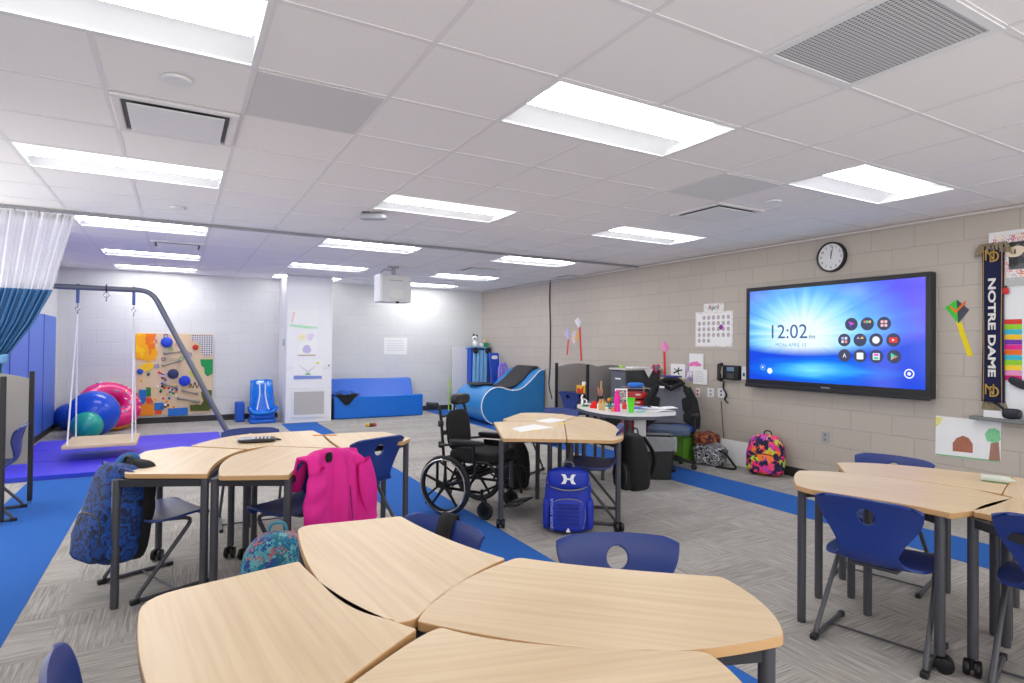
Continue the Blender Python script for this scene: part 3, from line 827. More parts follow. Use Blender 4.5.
# crossed emblem: two arcs joined by a bar
yy = -.158
for s in (-1, 1):
    arc = []
    for k in range(13):
        a = math.radians(-125 + 250 * k / 12); arc.append((s * (.022 + .0) + s * -.0, 0, 0))
    P = []
    for k in range(11):
        v = -1 + 2 * k / 10; P.append((s * (.012 + .014 * abs(v) ** 2.2), v * .036))
    Q = [(s * (.038 + .020 * abs(v) ** 2.0), v * .036) for v in [1 - 2 * k / 10 for k in range(11)]]
    R = P + Q
    n = len(R)
    for k in range(10):
        p0, p1 = P[k], P[k + 1]; q0, q1 = Q[10 - k], Q[9 - k]
        vs = [(x, yy + dy, .415 + zz) for dy in (0, .014) for x, zz in (p0, p1, q1, q0)]
        b.add(vs, [(0, 1, 2, 3), (4, 5, 6, 7), (0, 1, 5, 4), (3, 2, 6, 7), (0, 3, 7, 4), (1, 2, 6, 5)])
b.box(-.03, .03, yy, yy + .014, .409, .421)
b.obj('emblem', WHT, t, smooth=False)
for k in range(6): mb(T6).box(-.085, .085, -.162, -.13, .08 + .028 * k, .085 + .028 * k).obj('quilt_seam', mat('deep blue seam', (6, 30, 130), .6), t, smooth=False)
text_mesh('side_lettering', 'UNDER ARMOUR', .030, mat('pale blue print', (150, 165, 230), .6), t, T6 @ Matrix(((0, 0, -.0, -.112), (0, 0, -1, -.155), (1, 0, 0, .15), (0, 0, 0, 1))) @ Matrix.Rotation(0, 4, 'Z') if False else T6 @ Matrix.Translation((-.125, -.150, .15)) @ Matrix.Rotation(PI / 2, 4, 'X') @ Matrix.Rotation(PI / 2, 4, 'Z'), ext=.006)
b = mb(T6); tri = [(0, .052), (-.018, .022), (.018, .022)]
vs = [(x, y, z) for y in (-.168, -.155) for x, z in tri]; b.add(vs, [(0, 1, 2), (3, 4, 5), (0, 1, 4, 3), (1, 2, 5, 4), (2, 0, 3, 5)]); b.obj('triangle_tag', WHT, t, smooth=False)
for s in (-1, 1): mb(T6).sup((s * .165, -.02, .14), (.035, .08, .12), .5, .6, 18, 10).obj('side_pocket', BAGBLUE, t)

CAMO = pattern_mat('blue and black camouflage', [(8, 12, 24), (10, 46, 110), (14, 76, 160), (8, 14, 30), (12, 60, 130)], 14, .7, 'noise', soft=True)
c = CH_L1; fx, fy = math.cos(math.radians(24)), math.sin(math.radians(24))
t = backpack('blue and black camouflage backpack hanging from a chair, left middle group', (-.10 - .30 * fx + .04, 4.19 - .30 * fy - .03, .22), math.radians(24 - 90 + 8), .36, .22, .54, CAMO, CAMO, BLACK, tilt=math.radians(-7), taper=.25)
mb(Matrix.Rotation(math.radians(-7), 4, 'X')).sup((0, .1, .28), (.15, .07, .28), .4, .6).obj('padded_back', BLKFAB, t)
mb(Matrix.Rotation(math.radians(-7), 4, 'X')).tube([(-.09, .02, .50), (-.10, .07, .57), (-.09, .13, .575), (-.08, .16, .50)], .020, 8, fillet=.04).obj('shoulder_strap', mat('mid blue strap', (50, 105, 170), .8), t)
backpack('black backpack hanging from the chair at the right of the centre group', (3.14 + .33 * .766, 4.10 - .33 * .643, .25), math.radians(140 - 270 + 180 + 28) + PI, .32, .22, .47, BLKFAB, BLKFAB, mat('dull grey zip', (60, 60, 62), .6), tilt=math.radians(4))
backpack('limp black bag on the floor under the centre group beside the wheelchair', (3.02, 5.30, 0), math.radians(-25), .34, .22, .47, BLKFAB, BLKFAB, mat('dull grey zip', (60, 60, 62), .6), tilt=math.radians(-5), taper=.3)
FLOR = pattern_mat('teal floral print', [(28, 110, 140), (80, 150, 165), (170, 100, 100), (40, 70, 140), (100, 170, 175), (20, 90, 130), (30, 100, 120)], 34, .8)
t = backpack('teal floral backpack half hidden behind the front group', (.44, 3.12, 0), math.radians(-10), .36, .22, .52, FLOR, FLOR, mat('teal zip', (60, 130, 150), .6), taper=.35)
PSY = pattern_mat('neon swirl print', [(235, 40, 110), (20, 20, 60), (250, 130, 40), (190, 215, 50), (16, 18, 52), (200, 60, 190), (240, 70, 120), (30, 30, 80)], 17, .7)
q = FL(775, 476); t = backpack('multicoloured swirl backpack leaning on the wall below the display', (5.90, q.y * 1.0 + .10, 0), math.radians(-68), .42, .20, .46, PSY, PSY, mat('navy trim', (20, 22, 60), .6), tilt=math.radians(-7), taper=.32)
t = thing('tote_bag', 'slumped black and white patterned bag on the floor by the wall', 'bag', (5.78, 5.22, 0), math.radians(-60))
BW_ = pattern_mat('black white foliage print', [(24, 24, 26), (210, 210, 214), (60, 60, 64), (150, 150, 156), (20, 20, 22)], 18, .7, 'noise')
mb().sup((0, 0, .13), (.2, .13, .13), .5, .6, 26, 14, lambda p: (p.x * (1 + .08 * math.sin(5 * p.z)), p.y * (1 + .1 * math.sin(7 * p.x)), p.z * (1 + .12 * math.sin(5 * p.x)))).obj('bag_body', BW_, t)
mb().tube([(.1, -.08, .2), (.2, -.14, .19), (.34, -.16, .02), (.3, -.2, .012), (.1, -.16, .012)], .014, 8, fillet=.05).obj('strap', BLKFAB, t)
tag(mb().sup((5.84, 5.34, .30), (.17, .13, .085), .7, .8, 26, 14, lambda p: (p.x * (1 + .1 * math.sin(6 * p.y)), p.y, p.z * (1 + .2 * math.sin(5 * p.x) * math.cos(4 * p.y)))).obj('folded_cloth', pattern_mat('orange purple print', [(150, 80, 40), (80, 40, 60), (196, 110, 60), (60, 34, 44)], 30, .9)), 'crumpled orange and purple cloth on top of the slumped patterned bag', 'cloth')
q = WX(737, 452)
b = mb(Matrix.Translation((6.02, 5.10, 0)) @ Matrix.Rotation(math.radians(14), 4, 'Y')); b.box(-.012, 0, -.23, .21, 0, .30)
tag(b.obj('foam_board', WHITE, smooth=False, bevel=.002), 'blank white board leaning on the wall beside the slumped bag', 'board')

# pink jacket
PINK = mat('magenta fleece', (218, 24, 140), .75, var=.1, scale=12, bump=.12)
j = thing('jacket', 'bright pink jacket draped over the back of a blue chair', 'jacket', tuple(CH_JKT.location), CH_JKT.rotation_euler[2])
def jk(u, v):
    # v 0 front of back -> over the top -> down the rear
    s = 2 * u - 1
    if v < .18:
        k = v / .18; y, z, wd = -.17 - .05 * k, .60 + .205 * k, .25 - .0 * k
    elif v < .26:
        k = (v - .18) / .08; y, z, wd = -.22 - .075 * k, .805 + .018 * math.sin(PI * k), .25 - .01 * k
    else:
        k = (v - .26) / .74; y, z, wd = -.295 - .05 * k - .02 * math.sin(PI * k), .805 - .47 * k, .24 + .05 * k ** .8
    fold = .018 * math.sin(7 * s + 1.2) * min(1, v * 1.4) + .010 * math.sin(15 * s + 3 * v)
    z -= (.06 * s * s + .03 * s) * (1 if v > .2 else .3)
    return (s * wd, y - fold, z)
mb().grid(jk, 40, 44).obj('body', PINK, j, solid=.012)
def slv(u, v):
    a = 2 * PI * u
    cx = -.215 - .06 * v; cz = .73 - .40 * v; cy = -.335 - .03 * v
    r = .045 + .028 * math.sin(PI * min(1, v * 1.1)) - .012 * v
    return (cx + r * 1.25 * math.cos(a), cy + r * .55 * math.sin(a) + .006 * math.sin(20 * v), cz + .02 * math.cos(a))
mb().grid(slv, 20, 24).obj('sleeve', PINK, j)
def slv2(u, v):
    a = 2 * PI * u
    cx = .20 + .06 * v; cz = .72 - .38 * v; cy = -.33 - .03 * v
    r = .042 + .026 * math.sin(PI * min(1, v * 1.1)) - .012 * v
    return (cx + r * 1.2 * math.cos(a), cy + r * .5 * math.sin(a), cz + .02 * math.cos(a))
mb().grid(slv2, 20, 24).obj('sleeve', PINK, j)
mb().tube([(.03, -.365, .60), (.035, -.372, .50), (.05, -.378, .36)], .004, 6).obj('zip', mat('dark pink zip', (150, 20, 90), .5), j)
mb().sup((-.10, -.315, .79), (.022, .012, .03), .6, .6, 12, 8).obj('collar_lining', BLKFAB, j)
# strap round the strapped chair's back
c = CH_STRAP
o = mb().tube([(0, 0, 0)] * 2, .01).obj if False else None
def strapf(u, v):
    a = 2 * PI * u
    yy_ = -.232 + .030 * math.cos(a); zz = .69 + .118 * math.sin(a)
    return (.015 + .045 * (v - .5) * 2 - .02, yy_ - (zz - .69) * .22, zz)
st_ = mb().grid(strapf, 40, 2).obj('belt_strap', BLKFAB, solid=.006)
st_.location = c.location; st_.rotation_euler = c.rotation_euler; st_.scale = c.scale
tag(st_, 'wide black strap wrapped round a blue chair back', 'strap')

# ================================================================== WHEELCHAIR
t = thing('wheelchair', 'black manual wheelchair with headrest parked on the blue carpet strip', 'wheelchair', (2.24, 4.86, 0), math.atan2(-.835, .55))
TYRE = mat('tyre rubber', (30, 30, 32), .75)
for s in (-1, 1):
    y = s * .28
    wl = mb(); wl.ring((0, y, .255), .235, .019, 'y', 48, 10); wl = wl.obj('wheel', TYRE, t)
    mb().ring((0, y, .255), .212, .008, 'y', 44, 8).obj('rim', BLKMET, wl)
    mb().ring((0, y + s * .035, .255), .222, .0075, 'y', 44, 8).obj('push_rim', CHROME, wl)
    mb().cyl((0, y - .035, .255), .032, .07, 18, 'y').obj('hub', BLKMET, wl)
    for k in range(5):
        a = 2 * PI * k / 5 + .3
        mb().tube([(.02 * math.cos(a), y, .255 + .02 * math.sin(a)), (.11 * math.cos(a), y, .255 + .11 * math.sin(a)), (.212 * math.cos(a), y, .255 + .212 * math.sin(a))], [.019, .013, .011], 8).obj('spoke', BLKMET, wl)
    # casters
    cw = mb().ring((.37, s * .235, .075), .058, .017, 'y', 28, 8).obj('caster_wheel', TYRE, t)
    mb().cyl((.37, s * .235 - .015, .075), .045, .03, 18, 'y').obj('caster_hub', BLKMET, cw)
    b = mb(); b.tube([(.37, s * .235 - .026, .075), (.36, s * .235 - .026, .16), (.34, s * .235, .18), (.36, s * .235 + .026, .16), (.37, s * .235 + .026, .075)], .009, 8, fillet=.02)
    b.tube([(.34, s * .235, .17), (.34, s * .235, .25)], .014, 8); b.obj('caster_fork', BLKMET, cw)
    # side frame
    b = mb()
    b.tube([(-.12, s * .22, .46), (.40, s * .22, .47), (.46, s * .2, .38), (.52, s * .14, .16)], .013, 8, fillet=.08)
    b.tube([(-.12, s * .22, .22), (.34, s * .235, .22)], .013, 8); b.tube([(-.12, s * .22, .22), (-.12, s * .22, .46)], .013, 8)
    b.tube([(.20, s * .22, .23), (.30, s * .22, .46)], .011, 8); b.tube([(.0, s * .22, .24), (.10, s * .22, .46)], .011, 8)
    b.tube([(-.10, s * .22, .44), (.20, s * .22, .26)], .009, 8)
    b.obj('side_frame', BLKMET, t)
    b = mb(); b.tube([(-.12, s * .205, .44), (-.155, s * .205, .80), (-.17, s * .205, .90), (-.20, s * .205, .945)], .013, 8, fillet=.03)
    cn = b.obj('back_cane', BLKMET, t)
    mb().tube([(-.20, s * .205, .945), (-.31, s * .205, .945)], .017, 10).obj('push_handle', BLACK, cn)
    mb().sup((.13, s * .245, .645), (.17, .032, .022), .4, .5, 18, 10).obj('armrest_pad', BLACK, t)
    b = mb(); b.tube([(-.13, s * .245, .60), (.02, s * .245, .62), (.20, s * .245, .625)], .011, 8); b.tube([(.20, s * .245, .62), (.20, s * .235, .45)], .012, 8)
    b.box(.02, .2, s * .236, s * .242, .47, .60); b.obj('armrest_frame', BLKMET, t)
    b = mb(); b.tube([(-.15, s * .205, .70), (-.13, s * .16, .70)], .02, 8); b.sup((-.15, s * .205, .60), (.025, .025, .03), .5, .5, 12, 8); b.sup((-.16, s * .205, .78), (.022, .022, .03), .5, .5, 12, 8); b.obj('clamp', BLACK, t)
    b = mb(Matrix.Translation((.555, s * .085, .12)) @ Matrix.Rotation(math.radians(-12), 4, 'Y')); b.box(-.08, .08, -.075, .075, -.008, .006); b.obj('footplate', BLACK, t, bevel=.01)
    mb().tube([(-.12, s * .2, .22), (-.24, s * .2, .12), (-.25, s * .2, .05)], .010, 8, fillet=.03).obj('anti_tip_bar', BLKMET, t)
b = mb()
for x, z in ((-.1, .24), (.05, .255), (.32, .22), (-.1, .46), (.36, .46)): b.tube([(x, -.22, z), (x, .22, z)], .011, 8)
b.tube([(-.02, -.2, .24), (.25, .2, .42)], .009, 8); b.tube([(-.02, .2, .24), (.25, -.2, .42)], .009, 8)
for k in range(5): b.box(.02 + .06 * k, .045 + .06 * k, -.17, .17, .33 + .01 * (k % 2), .36)
b.obj('cross_frame', BLKMET, t)
mb().sup((.15, 0, .515), (.25, .205, .048), .35, .35, 30, 12).obj('seat_cushion', BLKFAB, t)
mb().box(-.11, .40, -.2, .2, .462, .474).obj('seat_pan', BLKMET, t, bevel=.004)
mb(Matrix.Translation((-.105, 0, .71)) @ Matrix.Rotation(math.radians(-7), 4, 'Y')).sup((0, 0, 0), (.035, .185, .18), .6, .75, 28, 16).obj('backrest', BLKFAB, t)
b = mb(); b.tube([(-.16, -.205, .84), (-.16, .205, .84)], .010, 8); b.tube([(-.16, 0, .80), (-.15, 0, .97)], .010, 8); b.obj('headrest_stem', BLKMET, t)
def hr(p): return (p.x - .45 * (1 - p.y * p.y) + .3, p.y, p.z)
mb().sup((-.10, 0, .985), (.045, .125, .048), .55, .6, 24, 12, hr).obj('headrest', BLACK, t)

for ch in t.children:
    if ch.name.split('.')[0] in ('back_cane', 'backrest', 'headrest', 'headrest_stem', 'clamp', 'armrest_pad', 'armrest_frame', 'seat_cushion', 'seat_pan'):
        ch.location = (.06, 0, -.015)
# ================================================================== OFFICE CHAIR, TABLE, CARRELS (right side)
oc = FL(676, 466); ocx, ocy = 5.20, 5.33
t = thing('office_chair', 'grey swivel office chair with a jacket over it, behind the supply table', 'office chair', (ocx, ocy, 0), math.radians(222))
SLATE = mat('slate upholstery', (84, 100, 124), .85, scale=100, bump=.2); MESHG = mat('grey mesh', (96, 98, 108), .8, scale=150, bump=.2)
mb().sup((0.02, 0, .455), (.25, .25, .045), .4, .45, 30, 12).obj('seat', SLATE, t)
def ob(u, v):
    s = 2 * u - 1; hw = .24 - .10 * v ** 2.2 if v > .2 else .22 + .1 * v
    return (-.235 - .07 * v + .05 * s * s, s * hw, .50 + .47 * v)
mb().grid(ob, 16, 20).obj('backrest', MESHG, t, solid=.03)
for s in (-1, 1):
    b = mb(); b.tube([(-.05, s * .2, .41), (.0, s * .29, .43), (-.01, s * .29, .63)], .016, 8, fillet=.04); ar = b.obj('arm', BLACK, t)
    mb().sup((0, s * .29, .645), (.13, .045, .02), .4, .5, 18, 8).obj('arm_pad', BLACK, ar)
b = mb(); b.cyl((0, 0, .10), .028, .32, 14); b.cyl((0, 0, .38), .07, .03, 14); b.obj('gas_column', BLACK, t)
b = mb(); b.tube([(-.12, 0, .41), (-.27, 0, .43), (-.285, 0, .62)], .02, 8, fillet=.05); b.obj('back_bar', BLACK, t)
for k in range(5):
    a = 2 * PI * k / 5 + .2
    lg = mb().tube([(0, 0, .12), (.15 * math.cos(a), .15 * math.sin(a), .11), (.29 * math.cos(a), .29 * math.sin(a), .075)], [.028, .022, .015], 8).obj('base_arm', BLACK, t)
    mb(Matrix.Translation((.29 * math.cos(a), .29 * math.sin(a), .03)) @ Matrix.Rotation(a + .6, 4, 'Z')).lathe([(.012, -.024), (.03, -.02), (.03, .02), (.012, .024)], (0, 0, 0), 16, 'y').obj('caster', BLACK, lg)
j = thing('jacket', 'black zip jacket hung round the office chair back', 'jacket', (ocx, ocy, 0), math.radians(222))
def bj(u, v):
    s = 2 * u - 1; hw = .19 + .08 * v
    drape = .14 * abs(s) ** 3
    z = 1.02 - .42 * v - .06 * abs(s) ** 2
    return (-.335 + .09 * s * s + .012 * math.sin(9 * s + 4 * v), s * hw, z)
mb().grid(bj, 26, 16).obj('rear_panel', BLKFAB, j, solid=.02)
for s in (-1, 1):
    def fr(u, v):
        return (-.21 - .07 * (1 - v) + .06 * u + .008 * math.sin(14 * v + 3 * u), s * (.115 + .045 * v + .115 * u), 1.0 - .46 * v - .06 * u)
    mb().grid(fr, 10, 18).obj('front_panel', BLKFAB, j, solid=.02)
    mb().tube([(-.25, s * .19, .94), (-.22, s * .27, .78), (-.20, s * .31, .58), (-.17, s * .31, .46)], [.05, .055, .05, .04], 12).obj('sleeve', BLKFAB, j)
mb().tube([(-.27, -.14, 1.0), (-.235, -.07, .975), (-.22, 0, .93), (-.235, .07, .975), (-.27, .14, 1.0), (-.31, .08, 1.04), (-.315, 0, 1.05), (-.31, -.08, 1.04)], .03, 10, closed=True).obj('collar', BLKFAB, j)
mb(Matrix.Translation((-.175, -.105, .955)) @ Matrix.Rotation(math.radians(10), 4, 'Y')).box(0, .004, -.03, .03, -.012, .012).obj('logo_patch', WHT, j, smooth=False)
# bottle in arm pouch beside the chair
q = ZD(704, 423, 7.1)
t = thing('water_bottle', 'grey tumbler with a bright blue lid beside the office chair', 'bottle', (5.70, 5.45, .47))
mb().lathe([(0, 0), (.034, 0), (.042, .05), (.044, .18), (.04, .2), (0, .2)], (0, 0, 0), 18).obj('body', pattern_mat('grey marbling', [(40, 42, 44), (120, 124, 126), (70, 74, 76)], 18, .4, 'noise'), t)
mb().lathe([(0, .2), (.04, .2), (.042, .235), (.03, .24), (0, .24)], (0, 0, 0), 18).obj('lid', mat('sky lid', (40, 160, 220), .4), t)
# storage boxes under / beside
t = thing('storage_crate', 'green crate of supplies on the floor behind the office chair', 'crate', (5.72, 5.62, 0), 0.1)
GRN = mat('grass green plastic', (92, 150, 40), .6)
b = mb(); b.box(-.2, .2, -.17, .17, 0, .015)
for x0, x1, y0, y1 in ((-.2, .2, -.17, -.155), (-.2, .2, .155, .17), (-.2, -.185, -.155, .155), (.185, .2, -.155, .155)): b.box(x0, x1, y0, y1, .015, .33)
b.obj('crate_body', GRN, t, smooth=False)
b = mb()
for y in (-.18, .17): b.box(-.21, .21, y, y + .012, .31, .34)
b.obj('rim', mat('dark green rim', (60, 100, 40), .6), t, smooth=False)
tag(mb().sup((5.70, 5.60, .40), (.16, .13, .06), .6, .6, 20, 10).obj('stuffed_pouch', mat('cobalt pouch', (20, 70, 200), .7)), 'shiny blue pouch lying on the green crate', 'pouch')
tag(mb().box(5.28, 5.48, 5.62, 5.86, 0, .22).obj('shoe_box', mat('orange cardboard', (214, 134, 46), .8), smooth=False, bevel=.004), 'small orange box on the floor behind the waste bin', 'box')
# grey rug items under the table
# waste bin
t = thing('waste_bin', 'tall black waste bin lined with a clear bag', 'bin', (4.66, 4.98, 0), math.radians(-34))
b = mb()
Pb = rrect(-.15, .15, -.115, .115, .03); Pt = rrect(-.19, .19, -.15, .15, .04); n = len(Pb)
b.add([(x, y, 0) for x, y in Pb] + [(x, y, .45) for x, y in Pt] + [(x * .93, y * .93, .45) for x, y in Pt] + [(x * .95, y * .95, .012) for x, y in Pb],
      [tuple(range(n))] + [(i, (i + 1) % n, n + (i + 1) % n, n + i) for i in range(n)] + [(n + i, n + (i + 1) % n, 2 * n + (i + 1) % n, 2 * n + i) for i in range(n)] + [(2 * n + i, 2 * n + (i + 1) % n, 3 * n + (i + 1) % n, 3 * n + i) for i in range(n)] + [tuple(3 * n + i for i in range(n))])
b.obj('bin_body', mat('matte black bin', (34, 34, 36), .55), t)
LINER = mat('clear liner', (205, 208, 212), .25, var=.2, scale=25, bump=.6, alpha=.45)
def ln(u, v):
    a = 2 * PI * u; i = u * n; k = int(i) % n; f = i - int(i)
    p = Vector(Pt[k]).lerp(Vector(Pt[(k + 1) % n]), f)
    w_ = 1 + .02 * math.sin(23 * a) + .015 * math.sin(37 * a + 9 * v)
    if v < .3: kk = v / .3; return (p.x * (.9 + .08 * kk) * w_, p.y * (.9 + .08 * kk) * w_, .38 + .10 * kk)
    kk = (v - .3) / .7
    return (p.x * (1.03 + .02 * math.sin(PI * kk)) * w_, p.y * (1.03 + .02 * math.sin(PI * kk)) * w_, .48 - (.155 + .012 * math.sin(6 * a)) * kk)
mb().grid(ln, 96, 14).obj('liner', LINER, t)

# supply table
TABG = mat('pale grey laminate', (214, 214, 214), .4, var=.03, scale=200)
tb_ = [FL(*p, .74) for p in ((577, 404.3), (577.5, 408), (588, 411.3), (602, 414), (628, 416.7), (655, 416.7), (675.5, 415.4), (676, 411.5))]
pts = [(p.x, p.y) for p in tb_] + [(4.86, 5.16), (4.86, 5.75), (4.6, 5.98)]
cx = sum(p[0] for p in pts) / len(pts); cy = sum(p[1] for p in pts) / len(pts)
t = thing('supply_table', 'pale grey topped activity table crowded with art supplies', 'table', (cx, cy, 0))
Wp = [(p[0], p[1], .03, None) for p in pts]
out = desk_shape(Wp); loc = [(p.x - cx, p.y - cy) for p in out]
b = mb(); b.prism(loc, .705, .74); b.m = [1, 0] + [1] * len(loc); b.obj('tabletop', [TABG, mat('dark grey edge', (84, 88, 96), .5)], t)
for p in ((4.05, 5.15), (4.30, 5.62), (4.25, 4.95), (4.70, 5.55)):
    b = mb(); b.lathe([(0, .012), (.02, .012), (.02, .705), (0, .705)], (p[0] - cx, p[1] - cy, 0), 12); b.lathe([(0, 0), (.024, 0), (.024, .012), (0, .012)], (p[0] - cx, p[1] - cy, 0), 12)
    b.obj('leg', DKGREY, t)
bp_ = mb(); bp_.box(-.28, -.02, .0, .04, .36, .70); bp_.obj('modesty_panel', mat('dark panel', (58, 60, 66), .6), t, smooth=False)
q = ZD(640, 432, 6.55)
b = mb(Matrix.Translation((q.x, q.y, 0)) @ Matrix.Rotation(-YAW, 4, 'Z')); b.box(-.065, .065, 0, .003, .22, .66)
tag(b.obj('paper_sheet', PAPER, smooth=False), 'white printed sheets taped below the front edge of the supply table', 'paper')

def onT(px, py): p = FL(px, py, .74); return (p.x, p.y, .74)
def small(name, label, cat, px, py, build, rz=0, group=None):
    t = thing(name, label, cat, onT(px, py), rz, group); build(t); return t
PKM = mat('hot pink plastic', (240, 20, 160), .3); GNM = mat('lime plastic', (90, 220, 30), .25)
def f(t):
    mb().lathe([(0, 0), (.034, 0), (.036, .02), (.030, .07), (.036, .13), (.034, .165), (.02, .185), (.018, .19), (0, .19)], (0, 0, 0), 18).obj('bottle_body', PKM, t)
    mb().lathe([(0, .19), (.022, .19), (.023, .222), (.012, .228), (.01, .24), (0, .24)], (0, 0, 0), 16).obj('cap', PKM, t)
small('water_bottle', 'hot pink water bottle standing on the supply table', 'bottle', 617, 411.5, f)
small('drinking_cup', 'lime green tapered cup standing on the supply table', 'cup', 631, 412.5, lambda t: mb().lathe([(0, 0), (.028, 0), (.031, .05), (.044, .155), (.046, .16), (.041, .16), (.027, .01), (0, .01)], (0, 0, 0), 20).obj('cup_body', GNM, t))
def pencup(t):
    mb().lathe([(0, 0), (.036, 0), (.038, .095), (.033, .095), (.032, .01), (0, .01)], (0, 0, 0), 16).obj('cup_body', BLACK, t)
t = small('pencil_cup', 'black pencil cup at the back of the supply table', 'cup', 600, 403.5, pencup)
base = t.location
cols = [(240, 150, 30), (230, 180, 60), (220, 60, 40), (40, 90, 200), (180, 130, 80)]
for k, c_ in enumerate(cols):
    a = k * 1.3; p0 = Vector((base.x + .012 * math.cos(a), base.y + .012 * math.sin(a), base.z + .011)); p1 = p0 + Vector((.022 * math.cos(a), .022 * math.sin(a), .15 + .02 * (k % 3)))
    tag(mb().tube([p0, p1, p1 + (p1 - p0).normalized() * .012], [.0055, .0055, .001], 6).obj('pencil', mat('pencil colour %d' % k, c_, .5)), '%s pencil standing in the black pencil cup' % ['yellow orange', 'pale yellow', 'red', 'blue', 'brown'][k], 'pencil', 'pencils in the black cup')
# crayons box, red pouch, flowers
def f(t):
    mb().box(-.035, .035, -.025, .025, 0, .075).obj('carton', mat('kraft carton', (206, 180, 120), .8), t, smooth=False)
    for k, c_ in enumerate([(230, 190, 120), (220, 120, 50), (240, 210, 170), (120, 80, 50)]):
        mb().tube([(-.024 + .016 * k, 0, .07), (-.024 + .016 * k, .002, .115), (-.024 + .016 * k, .002, .125)], [.006, .006, .001], 6).obj('crayon', mat('crayon %d' % k, c_, .6), t)
small('crayon_box', 'open tan box of crayons standing on the supply table', 'box', 602, 410, f, -.5)
def f(t):
    mb().lathe([(0, 0), (.055, 0), (.05, .03), (.02, .075), (0, .085)], (0, 0, 0), 16).obj('cloth_cone', mat('scarlet felt', (225, 26, 22), .9), t)
small('felt_pouch', 'scarlet felt pouch near the left end of the supply table', 'pouch', 594.5, 408, f)
def f(t):
    for k in range(3): mb().box(-.05 + .02 * k, .0 + .03 * k, -.03, .03, .0 + .012 * k, .011 + .012 * k).obj('block', [mat('green block', (90, 180, 60), .6), BLACK, PAPER][k], t, smooth=False)
    mb().tube([(0, 0, .035), (.02, .01, .07), (-.02, .02, .09)], .008, 8).obj('figure', PAPER, t)
small('toy_blocks', 'little black, white and green block toy at the table left tip', 'toy', 586, 406.5, f)
def f(t):
    mb().box(-.045, .045, -.035, .035, 0, .045).obj('tray', mat('teal tray', (60, 150, 170), .5), t, smooth=False, bevel=.004)
    for k, (x, y, c_) in enumerate([(-.03, 0, (245, 120, 30)), (-.01, .01, (250, 210, 40)), (.01, -.01, (60, 170, 60)), (.028, .01, (40, 150, 210)), (0, .0, (230, 60, 50))]):
        mb().lathe([(0, .045), (.004, .045), (.004, .09 + .012 * (k % 3)), (0, .092 + .012 * (k % 3))], (x, y, 0), 6).obj('stick', mat('stick green', (60, 120, 60), .6), t)
        mb().sup((x, y, .10 + .012 * (k % 3)), (.016, .016, .013), .8, .8, 10, 8).obj('bloom', mat('bloom %d' % k, c_, .7), t)
small('craft_tray', 'teal tray of bright craft blooms behind the crayons', 'tray', 610, 409, f, .3)
small('glue_jar', 'small red lidded jar right of the pink bottle', 'jar', 624.5, 409, lambda t: mb().lathe([(0, 0), (.026, 0), (.028, .05), (.02, .06), (.02, .075), (0, .075)], (0, 0, 0), 14).obj('jar_body', mat('red jar', (226, 60, 40), .4), t))
def f(t):
    mb(Matrix.Rotation(-.14, 4, 'X')).box(-.075, .075, 0, .006, .0, .20).obj('panel', PAPER, t, smooth=False)
    mb(Matrix.Rotation(-.14, 4, 'X')).box(-.06, .06, -.002, 0, .015, .185).obj('picture', pattern_mat('dark portrait print', [(50, 40, 40), (190, 180, 176), (110, 90, 84), (225, 222, 220)], 30, .7, 'noise'), t, smooth=False)
small('photo_frame', 'white picture card propped behind the pink bottle', 'picture', 621.5, 405, f, -YAW)
small('marker', 'flat mint green case lying on the supply table by the cup', 'case', 641, 412, lambda t: mb().box(-.07, .07, -.022, .022, 0, .014).obj('case_body', mat('mint plastic', (130, 210, 195), .5), t, bevel=.006), .2)
for k, (x, y, a, c_, l) in enumerate([(660, 411, .1, (236, 236, 236), 'white papers piled at the right end of the supply table'), (655, 410, .4, (228, 228, 232), 'loose sheets in the middle of the paper pile'), (664, 410.2, -.3, (240, 240, 240), 'topmost sheet of the paper pile, curling')]):
    p = onT(x, y); o = mb(Matrix.Translation(p) @ Matrix.Rotation(a - .2, 4, 'Z')).grid(lambda u, v, k=k: ((u - .5) * .26, (v - .5) * .2, .004 + .009 * k + .012 * abs(math.sin(3 * u + k))), 10, 6).obj('paper_sheet', mat('sheet %d' % k, c_, .8), solid=.004)
    tag(o, l, 'paper', 'papers on the supply table')
tag(mb(Matrix.Translation(onT(640, 409.0)) @ Matrix.Rotation(-.3, 4, 'Z')).box(-.1, .1, -.03, .03, 0, .03).obj('pencil_case', mat('lilac blue case', (110, 130, 200), .6), bevel=.01), 'lilac blue pencil case behind the green cup', 'case')

# drawer cart behind the table
t = thing('drawer_cart', 'chrome framed cart with red translucent drawers by the grey cabinet', 'cart', (5.20, 5.95, 0), -YAW)
b = mb()
for x in (-.15, .15):
    for y in (-.17, .17): b.tube([(x, y, .05), (x, y, .92)], .009, 8)
    b.tube([(x, -.17, .92), (x, .17, .92)], .009, 8)
for y in (-.17, .17): b.tube([(-.15, y, .92), (.15, y, .92)], .009, 8)
b.obj('chrome_frame', CHROME, t)
REDP = mat('red drawer plastic', (190, 26, 24), .3)
for k in range(8):
    dr = mb().box(-.135, .135, -.16, .16, .10 + .098 * k, .18 + .098 * k).obj('drawer', REDP, t, bevel=.006)
    mb().box(-.03, .03, -.175, -.16, .145 + .098 * k, .165 + .098 * k).obj('pull', mat('clear pull', (230, 210, 210), .3), dr, bevel=.003)
for x in (-.15, .15):
    for y in (-.17, .17): mb().ring((x, y, .026), .018, .008, 'x', 16, 6).obj('caster', BLACK, t)
tag(mb(Matrix.Translation((5.16, 5.9, .93))).sup((0, 0, .03), (.1, .08, .03), .6, .6, 16, 8).obj('art_bag', mat('bright blue bag', (40, 120, 220), .6)), 'bright blue bag lying on top of the red drawer cart', 'bag')
